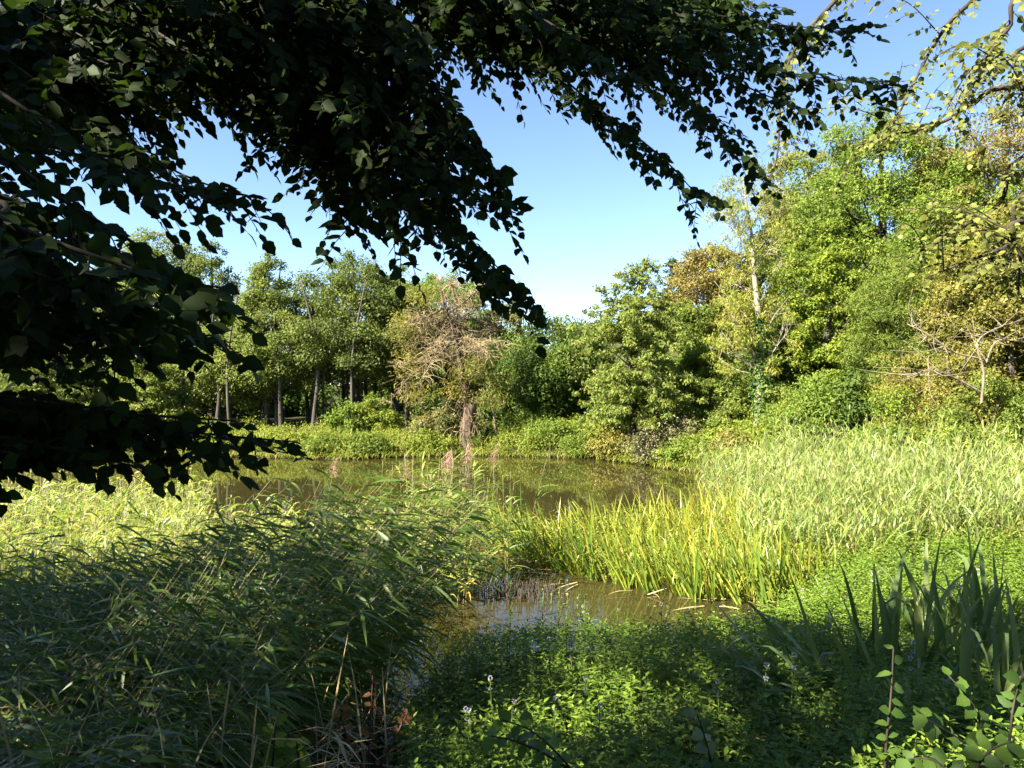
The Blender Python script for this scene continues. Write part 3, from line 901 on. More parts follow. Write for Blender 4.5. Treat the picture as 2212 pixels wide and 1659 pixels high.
mb = MB()
X, Y, d = scatter_land(9500, -30, 9, 27, 43, 0.22, 6.0)
keep = rng.random(len(X)) < (1.15 - d / 7)
X, Y, d = X[keep], Y[keep], d[keep]
hgt = (.08 + .55 * np.clip(.45 + wav(X * 1.1, Y * .9 + 3), 0, 1.3) * rng.uniform(.3, 1.2, len(X))) * np.minimum(1, .45 + .6 * d)
cen = np.stack([X, Y, ground(X, Y) + hgt], 1)
leaf_clumps(mb, cen, .22 + .2 * rng.random(len(X)), np.full(len(X), 34), .085, TRI, .8, .2)
tag(mb.build('undergrowth', M['herb']), 'dense green herbs covering the far bank', 'undergrowth', kind='stuff')
mb = MB()
X, Y, d = scatter_land(9000, 4.0, 20, 12, 40, 0.2, 13)
k = hill_d(X, Y) > -1.2
X, Y, d = X[k], Y[k], d[k]
dist = np.hypot(X, Y)
hgt = .12 + .35 * np.clip(.5 + wav(X * .9 + 2, Y * .9), 0, 1.2)
cen = np.stack([X, Y, ground(X, Y) + hgt * np.minimum(1, .4 + d)], 1)
leaf_clumps(mb, cen, .20 + .2 * rng.random(len(X)), np.full(len(X), 30), .12, TRI, .8, .2)
tag(mb.build('undergrowth', M['herb2']), 'bright herbs and brambles covering the right-hand slope', 'undergrowth', kind='stuff')

mb = MB()
X, Y, d = scatter_land(15000, -26, 8, 27, 40, 0.1, 3.5)
k = rng.random(len(X)) < np.clip(.45 + wav(X * 1.6 + 1, Y * 1.6), 0, 1)
X, Y = X[k], Y[k]
m = len(X)
ribbons(mb, np.stack([X, Y, ground(X, Y)], 1), np.stack([rng.normal(0, .35, m), rng.normal(0, .35, m), np.ones(m)], 1), rng.uniform(.35, 1.0, m), rng.uniform(.015, .035, m), rng.uniform(0, 1.6, m), rng.random(m), 3)
tag(mb.build('bank_grass', M['reed_sun']), 'tall pale grass tufts among the herbs of the far bank', 'grass', kind='stuff')
# drooping grass and roots at the water's edge, far shore
mb = MB()
m = 5200
i = rng.integers(2, 14, m); f = rng.random(m)
p = POND[i] + (POND[i + 1] - POND[i]) * f[:, None] + rng.normal(size=(m, 2)) * .12
b = np.stack([p[:, 0], p[:, 1], np.maximum(ground(p[:, 0], p[:, 1]), .05) + .05], 1)
ribbons(mb, b, nrm(rng.normal(size=(m, 3)) * [.6, .6, .2] + [0, -.5, .7]), rng.uniform(.25, .6, m), rng.uniform(.02, .05, m), rng.uniform(1, 2.6, m), rng.random(m), 4)
tag(mb.build('shore_grass', M['herb']), 'drooping grass along the far water edge', 'grass', kind='stuff')

# ------------------------------------------------------------------ reeds
def reed_geom(stem_mb, leaf_out, plume_mb, h, lean, nleaf, wid, seg, droop=1.0, wind=1.0, merged=None, base=(0, 0, 0), rvs=None, stem_k=5, spread=.75, leafL=.42, first=.18, upr=(.35, .95), back=.14):
    """one reed; lean is a horizontal vector (top offset per metre of height)"""
    base = np.asarray(base, float)
    L_ = np.array([lean[0], lean[1], 0.0])
    K_ = 6 if merged is None else 4
    ts = np.linspace(0, 1, K_)
    pts = base + np.array([0, 0, 1.0]) * (h * ts)[:, None] * (1 - .12 * np.linalg.norm(L_)) + L_ * (h * ts ** 1.7)[:, None]
    tube(stem_mb, pts, np.linspace(.0055, .002, K_), stem_k, float(rng.random()))
    s = np.linspace(first, .97, nleaf) + rng.uniform(-.02, .02, nleaf)
    idx = np.clip(s * (K_ - 1), 0, K_ - 1.01)
    i = idx.astype(int)
    bp_ = pts[i] + (pts[i + 1] - pts[i]) * (idx - i)[:, None]
    az = rng.normal(0, spread, nleaf) + np.where(np.arange(nleaf) % 2, .35, -.35)
    alt = rng.random(nleaf) < back
    az = np.where(alt, az + PI, az)
    upw = rng.uniform(upr[0], upr[1], nleaf)
    d = np.stack([np.cos(az) * wind, np.sin(az) * wind, upw], 1)
    Ln = leafL * rng.uniform(.7, 1.2, nleaf) * (1.05 - .35 * s) * (.75 + .5 * np.sin(PI * np.clip(s, 0, 1)))
    W = wid * rng.uniform(.75, 1.2, nleaf)
    dr = droop * rng.uniform(.6, 1.8, nleaf)
    rv = rng.random(nleaf) * .8 if rvs is None else rvs
    rv = np.where(s < .32, np.minimum(1, rv + .35), rv)
    tw = rng.normal(0, .6, nleaf)
    if merged is not None:
        ribbons(merged, bp_, d, Ln, W, dr, rv, seg, tw)
    else:
        for j in range(nleaf):
            q = MB()
            ribbons(q, bp_[j:j + 1], d[j:j + 1], Ln[j:j + 1], W[j:j + 1], dr[j:j + 1], rv[j:j + 1], seg, tw[j:j + 1], fold=.25)
            leaf_out.append(q)
    if plume_mb is not None:
        top = pts[-1]
        m = 130
        tt = rng.random(m)
        pos = top + nrm(pts[-1] - pts[-2]) * (.30 * tt)[:, None]
        dd = nrm(np.stack([rng.normal(.5, .7, m), rng.normal(0, .6, m), rng.uniform(.1, .9, m)], 1))
        ribbons(plume_mb, pos, dd, rng.uniform(.10, .24, m) * (1.1 - tt * .7), np.full(m, .008), rng.uniform(.5, 2.2, m), rng.random(m), 3)
    return pts


def make_reed(h, lean, nleaf, wid, mat, label, group, plume=False, droop=1.0, wind=1.0, leafL=.42, spread=.75, cat='reed', upr=(.35, .95), back=.14):
    rt = thing('reed', label, cat, (0, 0, 0), 0, group)
    s, lv, pm = MB(), [], (MB() if plume else None)
    reed_geom(s, lv, pm, h, lean, nleaf, wid, 6, droop, wind, leafL=leafL, spread=spread, upr=upr, back=back)
    s.build('stem', M['stem'], rt, True)
    for q in lv:
        q.build('leaf', M[mat], rt)
    if plume:
        pm.build('plume', M['plume'], rt)
    return rt


LAB_N = 'green common reed leaning right in the shaded near reed bed'
GRP_N = 'shaded reeds of the near bed'
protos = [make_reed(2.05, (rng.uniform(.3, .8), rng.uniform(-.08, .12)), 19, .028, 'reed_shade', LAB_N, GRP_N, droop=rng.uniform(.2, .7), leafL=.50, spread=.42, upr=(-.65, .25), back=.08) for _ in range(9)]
used = set()


def put(proto_list, k, loc, rz, sc):
    p = proto_list[k % len(proto_list)]
    if id(p) in used:
        o = copy_tree(p)
    else:
        o = p
        used.add(id(p))
    o.location = loc
    o.rotation_euler = (float(rng.normal(0, .05)), float(rng.normal(0, .06)), rz)
    o.scale = (sc,) * 3
    return o


# near shaded bed: stands on the bank edge and in the shallows left of centre
def bed_h(vx):
    """reed height (m above water): low at the left, tallest toward the middle"""
    return np.interp(vx, [-300, 0, 300, 550, 800, 900], [1.6, 1.75, 2.1, 2.45, 2.3, 1.8])


def bed_ok(x, y, vx):
    return x < -1.5 - max(0, 6.3 - y) * .18 and vx < 860


spots = []
while len(spots) < 292:
    y = 3.3 + 5.0 * rng.random()
    vx = rng.uniform(-260, 880)
    x = (vx - 1106) / F * y
    if bed_ok(x, y, vx):
        spots.append((x, y, vx))
for k, (x, y, vx) in enumerate(spots):
    g = max(-.1, gz(x, y) - .05)
    hz = (bed_h(vx) * (.62 + .38 * sstep(3.0, 7.0, y)) * rng.uniform(.8, 1.06) - g * .6) / 2.0
    put(protos, k, (x, y, g), rng.normal(0, .28), max(.42, hz))

# the rest of the near bed as one mass
sm, lm = MB(), MB()
for k in range(900):
    y = 3.2 + 5.2 * rng.random()
    vx = rng.uniform(-300, 870)
    x = (vx - 1106) / F * y
    if not bed_ok(x, y, vx):
        continue
    g = max(-.1, gz(x, y) - .05)
    h = max(.7, bed_h(vx) * (.62 + .38 * float(sstep(3.0, 7.0, y))) * rng.uniform(.65, .98) - g * .6)
    reed_geom(sm, None, None, h, (rng.uniform(.25, .7), rng.uniform(-.1, .15)), 14, .027, 5, rng.uniform(.2, .8), merged=lm, base=(x, y, g), stem_k=4, leafL=.50, spread=.5, upr=(-.65, .3), back=.1)
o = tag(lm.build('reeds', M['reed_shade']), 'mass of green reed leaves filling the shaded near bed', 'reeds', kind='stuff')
sm.build('stems', M['stem'], o)['kind'] = 'stuff'

# dry straw of last year at the foot of the near bed
st = MB()
m = 1500
y = rng.uniform(3.4, 8.5, m); vx = rng.uniform(-200, 840, m)
x = (vx - 1106) / F * y
z = np.maximum(0, ground(x, y))
ribbons(st, np.stack([x, y, z + rng.uniform(0, .5, m)], 1), nrm(rng.normal(size=(m, 3)) * [1, .6, .8] + [.2, 0, .5]), rng.uniform(.2, .7, m), rng.uniform(.006, .02, m), rng.uniform(0, 1.5, m), rng.random(m), 3)
tag(st.build('dry_straw', M['straw']), 'pale dry straw among the reed stems', 'straw', kind='stuff')

# sunlit bed behind, to the left
sm, lm, pl = MB(), MB(), MB()
for k in range(2100):
    y = rng.uniform(8.2, 16.0)
    vx = rng.uniform(-200, 1020)
    lim = 1010 if y < 13.0 else 1010 - (y - 13) * 150
    if y < 10.5: lim = 840
    if vx > lim + rng.normal() * 30 or (vx > 430 and y > 12.6 + rng.random()):
        continue
    x = (vx - 1106) / F * y
    h = rng.uniform(.95, 1.75) * (.82 if vx > 430 else (1.0 if y < 14 else .85))
    reed_geom(sm, None, None, h, (rng.uniform(-.05, .3), rng.uniform(-.1, .15)), 9, .03, 4, 1.4, merged=lm, base=(x, y, -.05), stem_k=3, leafL=.42, spread=1.3, upr=(.3, 1.6), back=.3)
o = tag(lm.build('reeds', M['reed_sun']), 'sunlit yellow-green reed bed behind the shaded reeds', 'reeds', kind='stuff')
sm.build('stems', M['stem'], o)['kind'] = 'stuff'

# mid clump standing in the water
mid = [make_reed(rng.uniform(1.75, 2.05), (rng.uniform(-.03, .25), rng.uniform(-.05, .05)), 13, .026, 'reed_sun' if k % 2 else 'reed_shade', 'tall reed in the clump standing in the pond at centre', 'reeds of the clump in the pond', plume=False, droop=.9, leafL=.42, spread=.9, upr=(.2, 1.2)) for k in range(6)]
for k in range(64):
    y = rng.uniform(11.4, 12.9); vx = rng.normal(975, 62)
    put(mid, k, ((vx - 1106) / F * y, y, -.1), rng.normal(0, .4), rng.uniform(.88, 1.15))
plum = [make_reed(1.9, (rng.uniform(-.02, .16), 0), 12, .026, 'reed_sun', 'reed topped by a feathery pinkish plume in the clump at centre', 'plumed reeds at centre', True, 1.2, leafL=.4, spread=.9) for _ in range(3)]
ORD = ['first', 'second', 'third', 'fourth', 'fifth', 'sixth', 'seventh']
for k, vx in enumerate([700, 890, 925, 962, 985, 1010, 1042]):
    y = rng.uniform(11.6, 12.4)
    o = put(plum, k, ((vx - 1120) / F * y, y, -.1), rng.normal(0, .25), rng.uniform(.93, 1.08))
    o['label'] = 'reed with a feathery pinkish plume at centre, %s plume from the left' % ORD[k]

# bluish reed bed on the right
sm, lm = MB(), MB()
for k in range(3400):
    y = rng.uniform(12.4, 24)
    vx = rng.uniform(1500, 2330)
    x = (vx - 1106) / F * y
    # left border bends with depth
    lim = 1640 - (y - 13) * 12
    if vx < lim + rng.normal() * 45:
        continue
    if hill_d(x, y) > -.4 + .5 * rng.random():
        continue
    zz = max(-.1, gz(x, y) - .05)
    h = (rng.uniform(.95, 1.7) * (1 + .22 * float(wav(np.array(x * 1.3), np.array(y * .9)))) + .55 * (rng.random() < .15)) * (.75 + .25 * float(sstep(12.5, 15, y)))
    reed_geom(sm, None, None, h, (rng.normal(.03, .13), rng.normal(0, .1)), 8, .026, 4, .8, merged=lm, base=(x, y, zz), stem_k=3, leafL=.40, spread=1.5, upr=(.9, 3.2), back=.45, first=.1)
o = tag(lm.build('reeds', M['reed_blue']), 'dense bluish green reed bed on the right below the slope', 'reeds', kind='stuff')
sm.build('stems', M['stem'], o)['kind'] = 'stuff'

# ------------------------------------------------------------------ sweet flag / sedge patch
PATCH = np.array([(-.45, 14.7), (0.5, 13.0), (1.7, 11.8), (3.5, 10.9), (4.4, 11.3), (6.6, 13.5), (7.2, 17), (6.9, 20.5), (4.2, 18.0), (2.0, 16.6), (0.5, 15.9)])


def in_poly(P_, X, Y):
    ins = np.zeros(np.shape(X), bool)
    for i in range(len(P_)):
        ax, ay = P_[i]; bx, by = P_[(i + 1) % len(P_)]
        ins ^= ((ay > Y) != (by > Y)) & (X < (bx - ax) * (Y - ay) / (by - ay + 1e-12) + ax)
    return ins


n = 6200
X = rng.uniform(-.6, 7.5, n); Y = 10.8 + 11 * rng.random(n) ** 1.2
k = in_poly(PATCH, X, Y)
X, Y = X[k], Y[k]
k = rng.random(len(X)) < .35 + .75 * np.clip(.5 + wav(X * 3.1, Y * 2.3), 0, 1)
X, Y = X[k], Y[k]
m = len(X)
mb = MB()
edge = np.clip((3.2 - X) / 3.2, 0, 1)
d = np.stack([-.16 - .45 * edge + rng.normal(0, .3, m), rng.normal(0, .28, m) - .05, np.ones(m)], 1)
ribbons(mb, np.stack([X, Y, np.full(m, -.04)], 1), d, rng.uniform(.5, 1.12, m) * (1 + .18 * wav(X * 1.7, Y * 1.7)), rng.uniform(.018, .038, m), rng.uniform(0, 1.0, m) ** 2 * 2.6, np.clip(rng.random(m) * .8 + .2 * wav(X * 2, Y * 2) + .1, 0, 1), 5, None, 'flag', 2.2, fold=.12, face=rng.normal(0, .8, m))
o = tag(mb.build('sweet_flag', M['sedge']), 'bright yellow-green mass of sword leaves growing in the pond', 'sedge', kind='stuff')
hm = MB()
k = rng.random(m) < .22
c_ = np.stack([X[k], Y[k], rng.uniform(.1, .5, k.sum())], 1)
leaf_clumps(hm, c_, rng.uniform(.14, .26, len(c_)), np.full(len(c_), 22), .055, TRI, .9)
hm.build('herbs', M['herb'], o)['kind'] = 'stuff'


def make_tuft(nb):
    rt = thing('sweet_flag_tuft', 'sunny tuft of sword leaves along the front edge of the yellow-green patch', 'sedge', (0, 0, 0), 0, 'sword-leaf tufts at the patch edge')
    for j in range(nb):
        q = MB()
        dark = rng.random()
        a = rng.uniform(0, 2 * PI)
        dv = np.array([[-.32 + rng.normal(0, .2), rng.normal(0, .25), 1.0]])
        ribbons(q, np.array([[math.cos(a) * .08, math.sin(a) * .06, 0]]), dv, np.array([rng.uniform(.75, 1.4)]), np.array([rng.uniform(.022, .038)]), np.array([rng.random() ** 2 * 2.0]), np.array([rng.random() * .85]), 6, None, 'flag', 2.0, fold=.15, face=np.array([rng.normal(0, .8)]))
        q.build('leaf', M['sedge' if dark < .6 else 'sedge_green'], rt)
    return rt


tufts = [make_tuft(9) for _ in range(6)]
front = smooth_path(np.array([(-.5, 15.0, 0), (0.2, 13.5, 0), (0.8, 12.7, 0), (1.8, 11.65, 0), (2.9, 10.95, 0), (3.7, 10.75, 0), (4.3, 11.2, 0)]), 60)
for k in range(60):
    p = front[k] + [rng.normal() * .12, rng.uniform(-.05, .45), -.05]
    put(tufts, k, p, rng.normal(0, .3), rng.uniform(.75, 1.08))

# fallen leaves at the patch edge, stubble and floating bits
mb = MB()
m = 60
f = rng.random(m) * 59
p = front[f.astype(int)] + np.stack([rng.normal(0, .25, m), rng.normal(-.15, .22, m), np.full(m, .02)], 1)
ribbons(mb, p, nrm(np.stack([rng.normal(-.3, 1, m), rng.normal(-.3, .5, m), rng.uniform(-.01, .25, m)], 1)), rng.uniform(.25, .7, m), rng.uniform(.012, .024, m), rng.uniform(0, .45, m), .4 + .6 * rng.random(m), 4, rng.normal(0, .5, m), 'flag')
p[:, 2] = .02
tag(mb.build('fallen_leaves', M['straw']), 'tan fallen sword leaves lying at the patch edge', 'leaves', kind='stuff')
mb = MB()
m = 190
c = at(1120, 1278, 11.4)
x = rng.normal(.12, .33, m); y = rng.normal(11.35, .28, m)
for j in range(m):
    hh = rng.uniform(.06, .22)
    tube(mb, [(x[j], y[j], -.05), (x[j] + rng.normal() * .04, y[j] + rng.normal() * .03, hh)], [.008, .006], 4, float(rng.random() * .4))
tag(mb.build('reed_stubble', M['bark_twig']), 'dark broken reed stubble poking out of the shallow water', 'stubble', kind='stuff')
mb = MB()
m = 240
x = rng.uniform(-4, 5, m); y = rng.uniform(10, 32, m)
k = pond_sd(x, y) < -.3
x, y = x[k], y[k]; m = len(x)
place(mb, *OV[0], np.stack([x, y, np.full(m, .012)], 1), nrm(rng.normal(size=(m, 3)) * [1, 1, 0]), np.tile([0, 0, 1.0], (m, 1)) + rng.normal(size=(m, 3)) * .04, rng.uniform(.03, .09, m), rng.random(m))
tag(mb.build('floating_leaves', M['straw']), 'small leaves floating on the pond', 'leaves', kind='stuff')

# ------------------------------------------------------------------ mint carpet
MINT_LEAF = (np.array([[0, 0, 0], [0.24, .38, .06], [0.13, .8, .0], [0, 1.05, -.10], [-.13, .8, .0], [-.24, .38, .06]]), np.array([[0, 1, 2, 3], [0, 3, 4, 5]]), [])


def mint_mass(X, Y, h, lfsize, pairs, mb, sb):
    z = np.maximum(ground(X, Y), 0)
    m = len(X)
    lean = rng.normal(size=(m, 2)) * .14
    rs = rng.random(m)
    for k in range(pairs):
        f = 1 - k / pairs * .72
        cx = X + lean[:, 0] * h * f; cy_ = Y + lean[:, 1] * h * f; cz = z + h * f
        a0 = rs * 6 + k * PI / 2 + rng.normal(0, .25, m)
        for o in (0, PI):
            a = a0 + o
            up = rng.uniform(-.1, .5, m) + (.5 if k == 0 else 0)
            d = np.stack([np.cos(a), np.sin(a), up], 1)
            s = lfsize * rng.uniform(.75, 1.25, m) * (.6 if k == 0 else (1.0 if k < 3 else .85))
            n_ = nrm(np.stack([-np.cos(a) * up * .8, -np.sin(a) * up * .8, np.ones(m)], 1) + rng.normal(size=(m, 3)) * .22)
            place(mb, *MINT_LEAF, np.stack([cx, cy_, cz], 1), d, n_, s, np.clip(.6 * rs + .4 * rng.random(m) - .08 * k + .05, 0, 1))
    if sb is not None:
        top = np.stack([X + lean[:, 0] * h, Y + lean[:, 1] * h, z + h], 1)
        b = np.stack([X, Y, z - .02], 1)
        L_ = np.linalg.norm(top - b, axis=1)
        ribbons(sb, b, top - b, L_, np.full(m, .006), np.zeros(m), rs, 2, None, 'flag')


def mint_zone(n):
    Y = 3.0 + 7.6 * rng.random(n) ** 1.1
    vx = rng.uniform(860, 2330, n)
    X = (vx - 1106) / F * Y
    d = pond_sd(X, Y)
    k = (d > -.12 + .25 * wav(X * 2, Y * 2)) & (X > -1.25 - .02 * Y)
    return X[k], Y[k]


X, Y = mint_zone(6600)
mb, sb = MB(), MB()
hh = rng.uniform(.26, .5, len(X)) * (0.85 + .25 * wav(X * 1.2, Y * 1.2))
mint_mass(X, Y, np.maximum(.15, hh), .056, 5, mb, sb)
o = tag(mb.build('mint_carpet', M['mint']), 'dense carpet of green water mint on the near bank', 'ground cover', kind='stuff')
sb.build('stems', M['mint'], o)['kind'] = 'stuff'
# sunny mint on the right, farther
X = rng.uniform(3.0, 13, 7500); Y = rng.uniform(8.4, 14.0, 7500)
d = pond_sd(X, Y)
k = (d > -.3) & (np.abs(X / Y) < .74)
X, Y = X[k], Y[k]
mb = MB()
mint_mass(X, Y, rng.uniform(.25, .55, len(X)), .06, 4, mb, None)
tag(mb.build('mint_carpet', M['mint']), 'sunlit green mint and nettle carpet on the right below the bluish reeds', 'ground cover', kind='stuff')


def make_mint():
    rt = thing('mint_stem', 'water mint stem with pale lilac flower heads rising from the green carpet', 'flower', (0, 0, 0), 0, 'flowering mint stems')
    q = MB(); tube(q, [(0, 0, 0), (.015, .01, .25), (.02, 0, .52)], [.004, .0035, .003], 5); q.build('stem', M['mint'], rt)
    q = MB()
    for k in range(6):
        z = .5 - k * .07
        for o in (0, PI):
            a = k * PI / 2 + o + rng.normal() * .2
            place(q, *MINT_LEAF, np.array([[.018, 0, z]]), np.array([[math.cos(a), math.sin(a), .3]]), np.array([[0, 0, 1.0]]), .045 + .004 * k, np.array([rng.random()]))
    q.build('leaves', M['mint'], rt)['kind'] = 'stuff'
    for zc, rr in ((.53, .009), (.46, .007)):
        q = MB()
        u = rvec(46)
        place(q, *DIAMOND, np.array([.02, 0, zc]) + u * rr, u, rvec(46), rng.uniform(.006, .011, 46), rng.random(46))
        q.build('flower_head', M['mint_flower'], rt)
    return rt


mints = [make_mint() for _ in range(4)]
X, Y = mint_zone(2200)
k = (Y > 4.2) & (np.abs(X / Y) < .66)
X, Y = X[k][:40], Y[k][:40]
for k in range(len(X)):
    put(mints, k, (X[k], Y[k], max(0, gz(X[k], Y[k])) + .02), rng.uniform(0, 6), rng.uniform(.85, 1.12))
# upright leafy stems rising against the blue water
for k, (vx, y) in enumerate([(1100, 7.9), (1170, 8.05), (1188, 8.0), (1205, 8.1), (1222, 8.0), (1245, 8.1), (1260, 8.1)]):
    x = (vx - 1106) / F * y
    rt = thing('loosestrife_stem', 'slim upright leafy stem against the blue patch of water, %s from the left' % ORD[k], 'plant', (x, y, max(0, gz(x, y)) - .02), 0, 'upright stems before the blue water')
    q = MB(); hh = rng.uniform(.6, .85); tube(q, [(0, 0, 0), (.01, 0, hh * .5), (.02, 0, hh)], [.005, .004, .003], 5); q.build('stem', M['mint'], rt)
    q = MB()
    for j in range(13):
        for o in (0, PI):
            a = j * PI / 2 + o
            place(q, *LANCE, np.array([[.012, 0, hh * (.2 + .8 * j / 12)]]), np.array([[math.cos(a), math.sin(a), .45]]), np.array([[0, 0, 1.0]]), .085 - .003 * j, np.array([rng.random()]))
    q.build('leaves', M['mint'], rt)['kind'] = 'stuff'

# ------------------------------------------------------------------ iris / sedge clumps in the near right corner
def iris_clump(label, x, y, nb, hmin, hmax, wid, droopmax, lean=(0, 0), spread=.35):
    rt = thing('iris_clump', label, 'plant', (x, y, max(0, gz(x, y)) - .03), 0, 'broad-bladed clumps in the near right corner')
    for j in range(nb):
        q = MB()
        a = rng.uniform(0, 2 * PI)
        rr = rng.random() ** .5 * .22
        dv = np.array([[lean[0] + math.cos(a) * rr * 1.2 + rng.normal(0, spread * .6), lean[1] + math.sin(a) * rr + rng.normal(0, spread * .5), 1.0]])
        ribbons(q, np.array([[math.cos(a) * rr, math.sin(a) * rr, 0]]), dv, np.array([rng.uniform(hmin, hmax) * 1.25]), np.array([rng.uniform(.75, 1.2) * wid]), np.array([droopmax * rng.random() ** 1.3]),
                np.array([rng.random()]), 9, None, 'flag', 2.4, fold=.18, face=np.array([rng.normal(0, .7)]))
        q.build('leaf', M['iris'], rt, True)


for a in [
    ('upright broad-bladed clump in the middle of the near right corner', 1935, 1420, 6.0, 17, .75, 1.15, .042, 1.2, (0, 0)),
    ('broad-bladed clump with pale sunlit blades right of the upright clump', 2030, 1400, 6.1, 17, .7, 1.1, .042, 1.2, (-.05, 0)),
    ('clump of bent broad blades at the right picture edge', 2130, 1390, 6.3, 20, .7, 1.15, .045, 2.8, (-.1, 0)),
    ('tall bent-over clump at the right edge before the sunny reeds', 2120, 1290, 7.6, 22, .9, 1.25, .042, 3.2, (-.1, 0)),
    ('clump with drooping tips left of the tall bent-over clump', 2020, 1300, 7.8, 16, .8, 1.2, .04, 3.0, (0, 0)),
    ('dark clump arching left over the mint', 1830, 1500, 5.5, 18, .7, 1.1, .034, 3.4, (-.45, 0)),
    ('low clump of long arching blades sweeping left, lowest of the corner', 1760, 1560, 5.0, 16, .7, 1.0, .026, 4.2, (-.6, 0)),
    ('arching clump at the bottom right under the leafy shoots', 2010, 1600, 4.6, 18, .6, .95, .028, 4.0, (.1, 0)),
    ('small upright clump behind the dark arching clump', 1880, 1420, 6.6, 12, .6, 1.0, .034, 1.0, (0, 0)),
    ('clump of narrow blades at the bottom right picture corner', 2150, 1580, 4.6, 16, .6, .95, .03, 3.0, (-.1, 0)),
]:
    lb, vx, vy, y, nb, h0, h1, wd, dr, ln = a; nb = int(nb * .85); wd *= 1.45; dr *= 2.0
    x = (vx - 1106) / F * y
    iris_clump(lb, x, y, nb, h0, h1, wd, dr, ln)


# leafy shoots
def shoot(name, label, base, stems, leafmat_, size, nl, group=None, tpls=OVS, barkk='bark_twig', hang=.25, cat='sapling'):
    rt = thing(name, label, cat, base, 0, group)
    for pts in stems:
        pth = smooth_path(np.array(pts) - np.array(base), 12)
        q = MB(); tube(q, pth, np.linspace(.008, .003, 12), 5); q.build('stem', M[barkk], rt, True)
        for j in range(nl):
            f = .25 + .75 * j / (nl - 1)
            i = min(11, int(f * 11))
            tg = nrm(pth[min(11, i + 1)] - pth[max(0, i - 1)])
            sd = nrm(np.cross(tg, [0, -.6, .8])) * (1 if j % 2 else -1)
            dv = nrm(tg * .45 + sd * .9 + rng.normal(size=3) * .3 - np.array([0, 0, hang]))
            tp = tpls[rng.integers(len(tpls))]
            q = MB(); place(q, tp[0], tp[1], tp[2], pth[i][None], dv[None], nrm(np.array([[0, -.7, .75]]) + rng.normal(size=(1, 3)) * .35), size * rng.uniform(.7, 1.2), np.array([rng.random()]))
            q.build('leaf', M[leafmat_], rt)


def G(vx, vy, Y):
    p = at(vx, vy, Y)
    return p


shoot('maple_sapling', 'young light green sapling arching up at the bottom centre', G(1260, 1680, 3.6), [[G(1260, 1700, 3.6), G(1215, 1640, 3.55), G(1150, 1580, 3.5), G(1085, 1555, 3.5)], [G(1240, 1670, 3.6), G(1180, 1630, 3.5), G(1110, 1600, 3.45), G(1060, 1590, 3.4)]], 'sapling', .085, 11)
shoot('leafy_shoot', 'upright leafy shoot with pale stem before the arching clumps', G(1910, 1690, 3.4), [[G(1910, 1700, 3.4), G(1915, 1600, 3.4), G(1925, 1500, 3.4), G(1930, 1400, 3.45)]], 'shoot', .07, 13, 'leafy shoots bottom right')
shoot('leafy_shoot', 'spreading leafy shoot at the right picture edge below the broad blades', G(2150, 1690, 3.2), [[G(2150, 1700, 3.2), G(2130, 1600, 3.2), G(2100, 1520, 3.2), G(2050, 1460, 3.2)], [G(2160, 1690, 3.2), G(2180, 1600, 3.2), G(2190, 1520, 3.2), G(2210, 1450, 3.2)], [G(2150, 1680, 3.1), G(2090, 1610, 3.1), G(2010, 1560, 3.0), G(1990, 1540, 3.0)]], 'shoot', .075, 12, 'leafy shoots bottom right')
shoot('leafy_shoot', 'low leafy shoot in the bottom right picture corner', G(2100, 1720, 2.9), [[G(2100, 1730, 2.9), G(2110, 1660, 2.9), G(2140, 1620, 2.9), G(2190, 1600, 2.9)], [G(2080, 1730, 2.9), G(2050, 1670, 2.9), G(2010, 1640, 2.9), G(1960, 1640, 2.9)]], 'shoot', .075, 11, 'leafy shoots bottom right')
shoot('willowherb', 'thin dark willowherb stalk with narrow leaves at the bottom right of centre', G(1545, 1700, 3.6), [[G(1545, 1710, 3.6), G(1530, 1620, 3.6), G(1505, 1540, 3.6)]], 'iris', .07, 9)
shoot('nettle', 'leafy green nettle at the bottom left of centre among the reeds', G(580, 1690, 4.0), [[G(580, 1710, 4.0), G(590, 1640, 4.0), G(595, 1560, 4.0)], [G(640, 1710, 4.0), G(645, 1650, 4.0), G(640, 1600, 4.0)]], 'mint', .075, 14)
shoot('dead_dock', 'withered rust-brown dock stalk at the bottom among the reeds', G(795, 1700, 4.2), [[G(795, 1720, 4.2), G(797, 1620, 4.2), G(802, 1540, 4.2), G(805, 1450, 4.25)], [G(800, 1690, 4.2), G(840, 1620, 4.2), G(870, 1560, 4.2), G(880, 1540, 4.2)], [G(800, 1690, 4.2), G(760, 1620, 4.2), G(740, 1560, 4.2), G(735, 1520, 4.2)]], 'dock', .055, 15, None, OV, 'bark_willow', .6, 'plant')

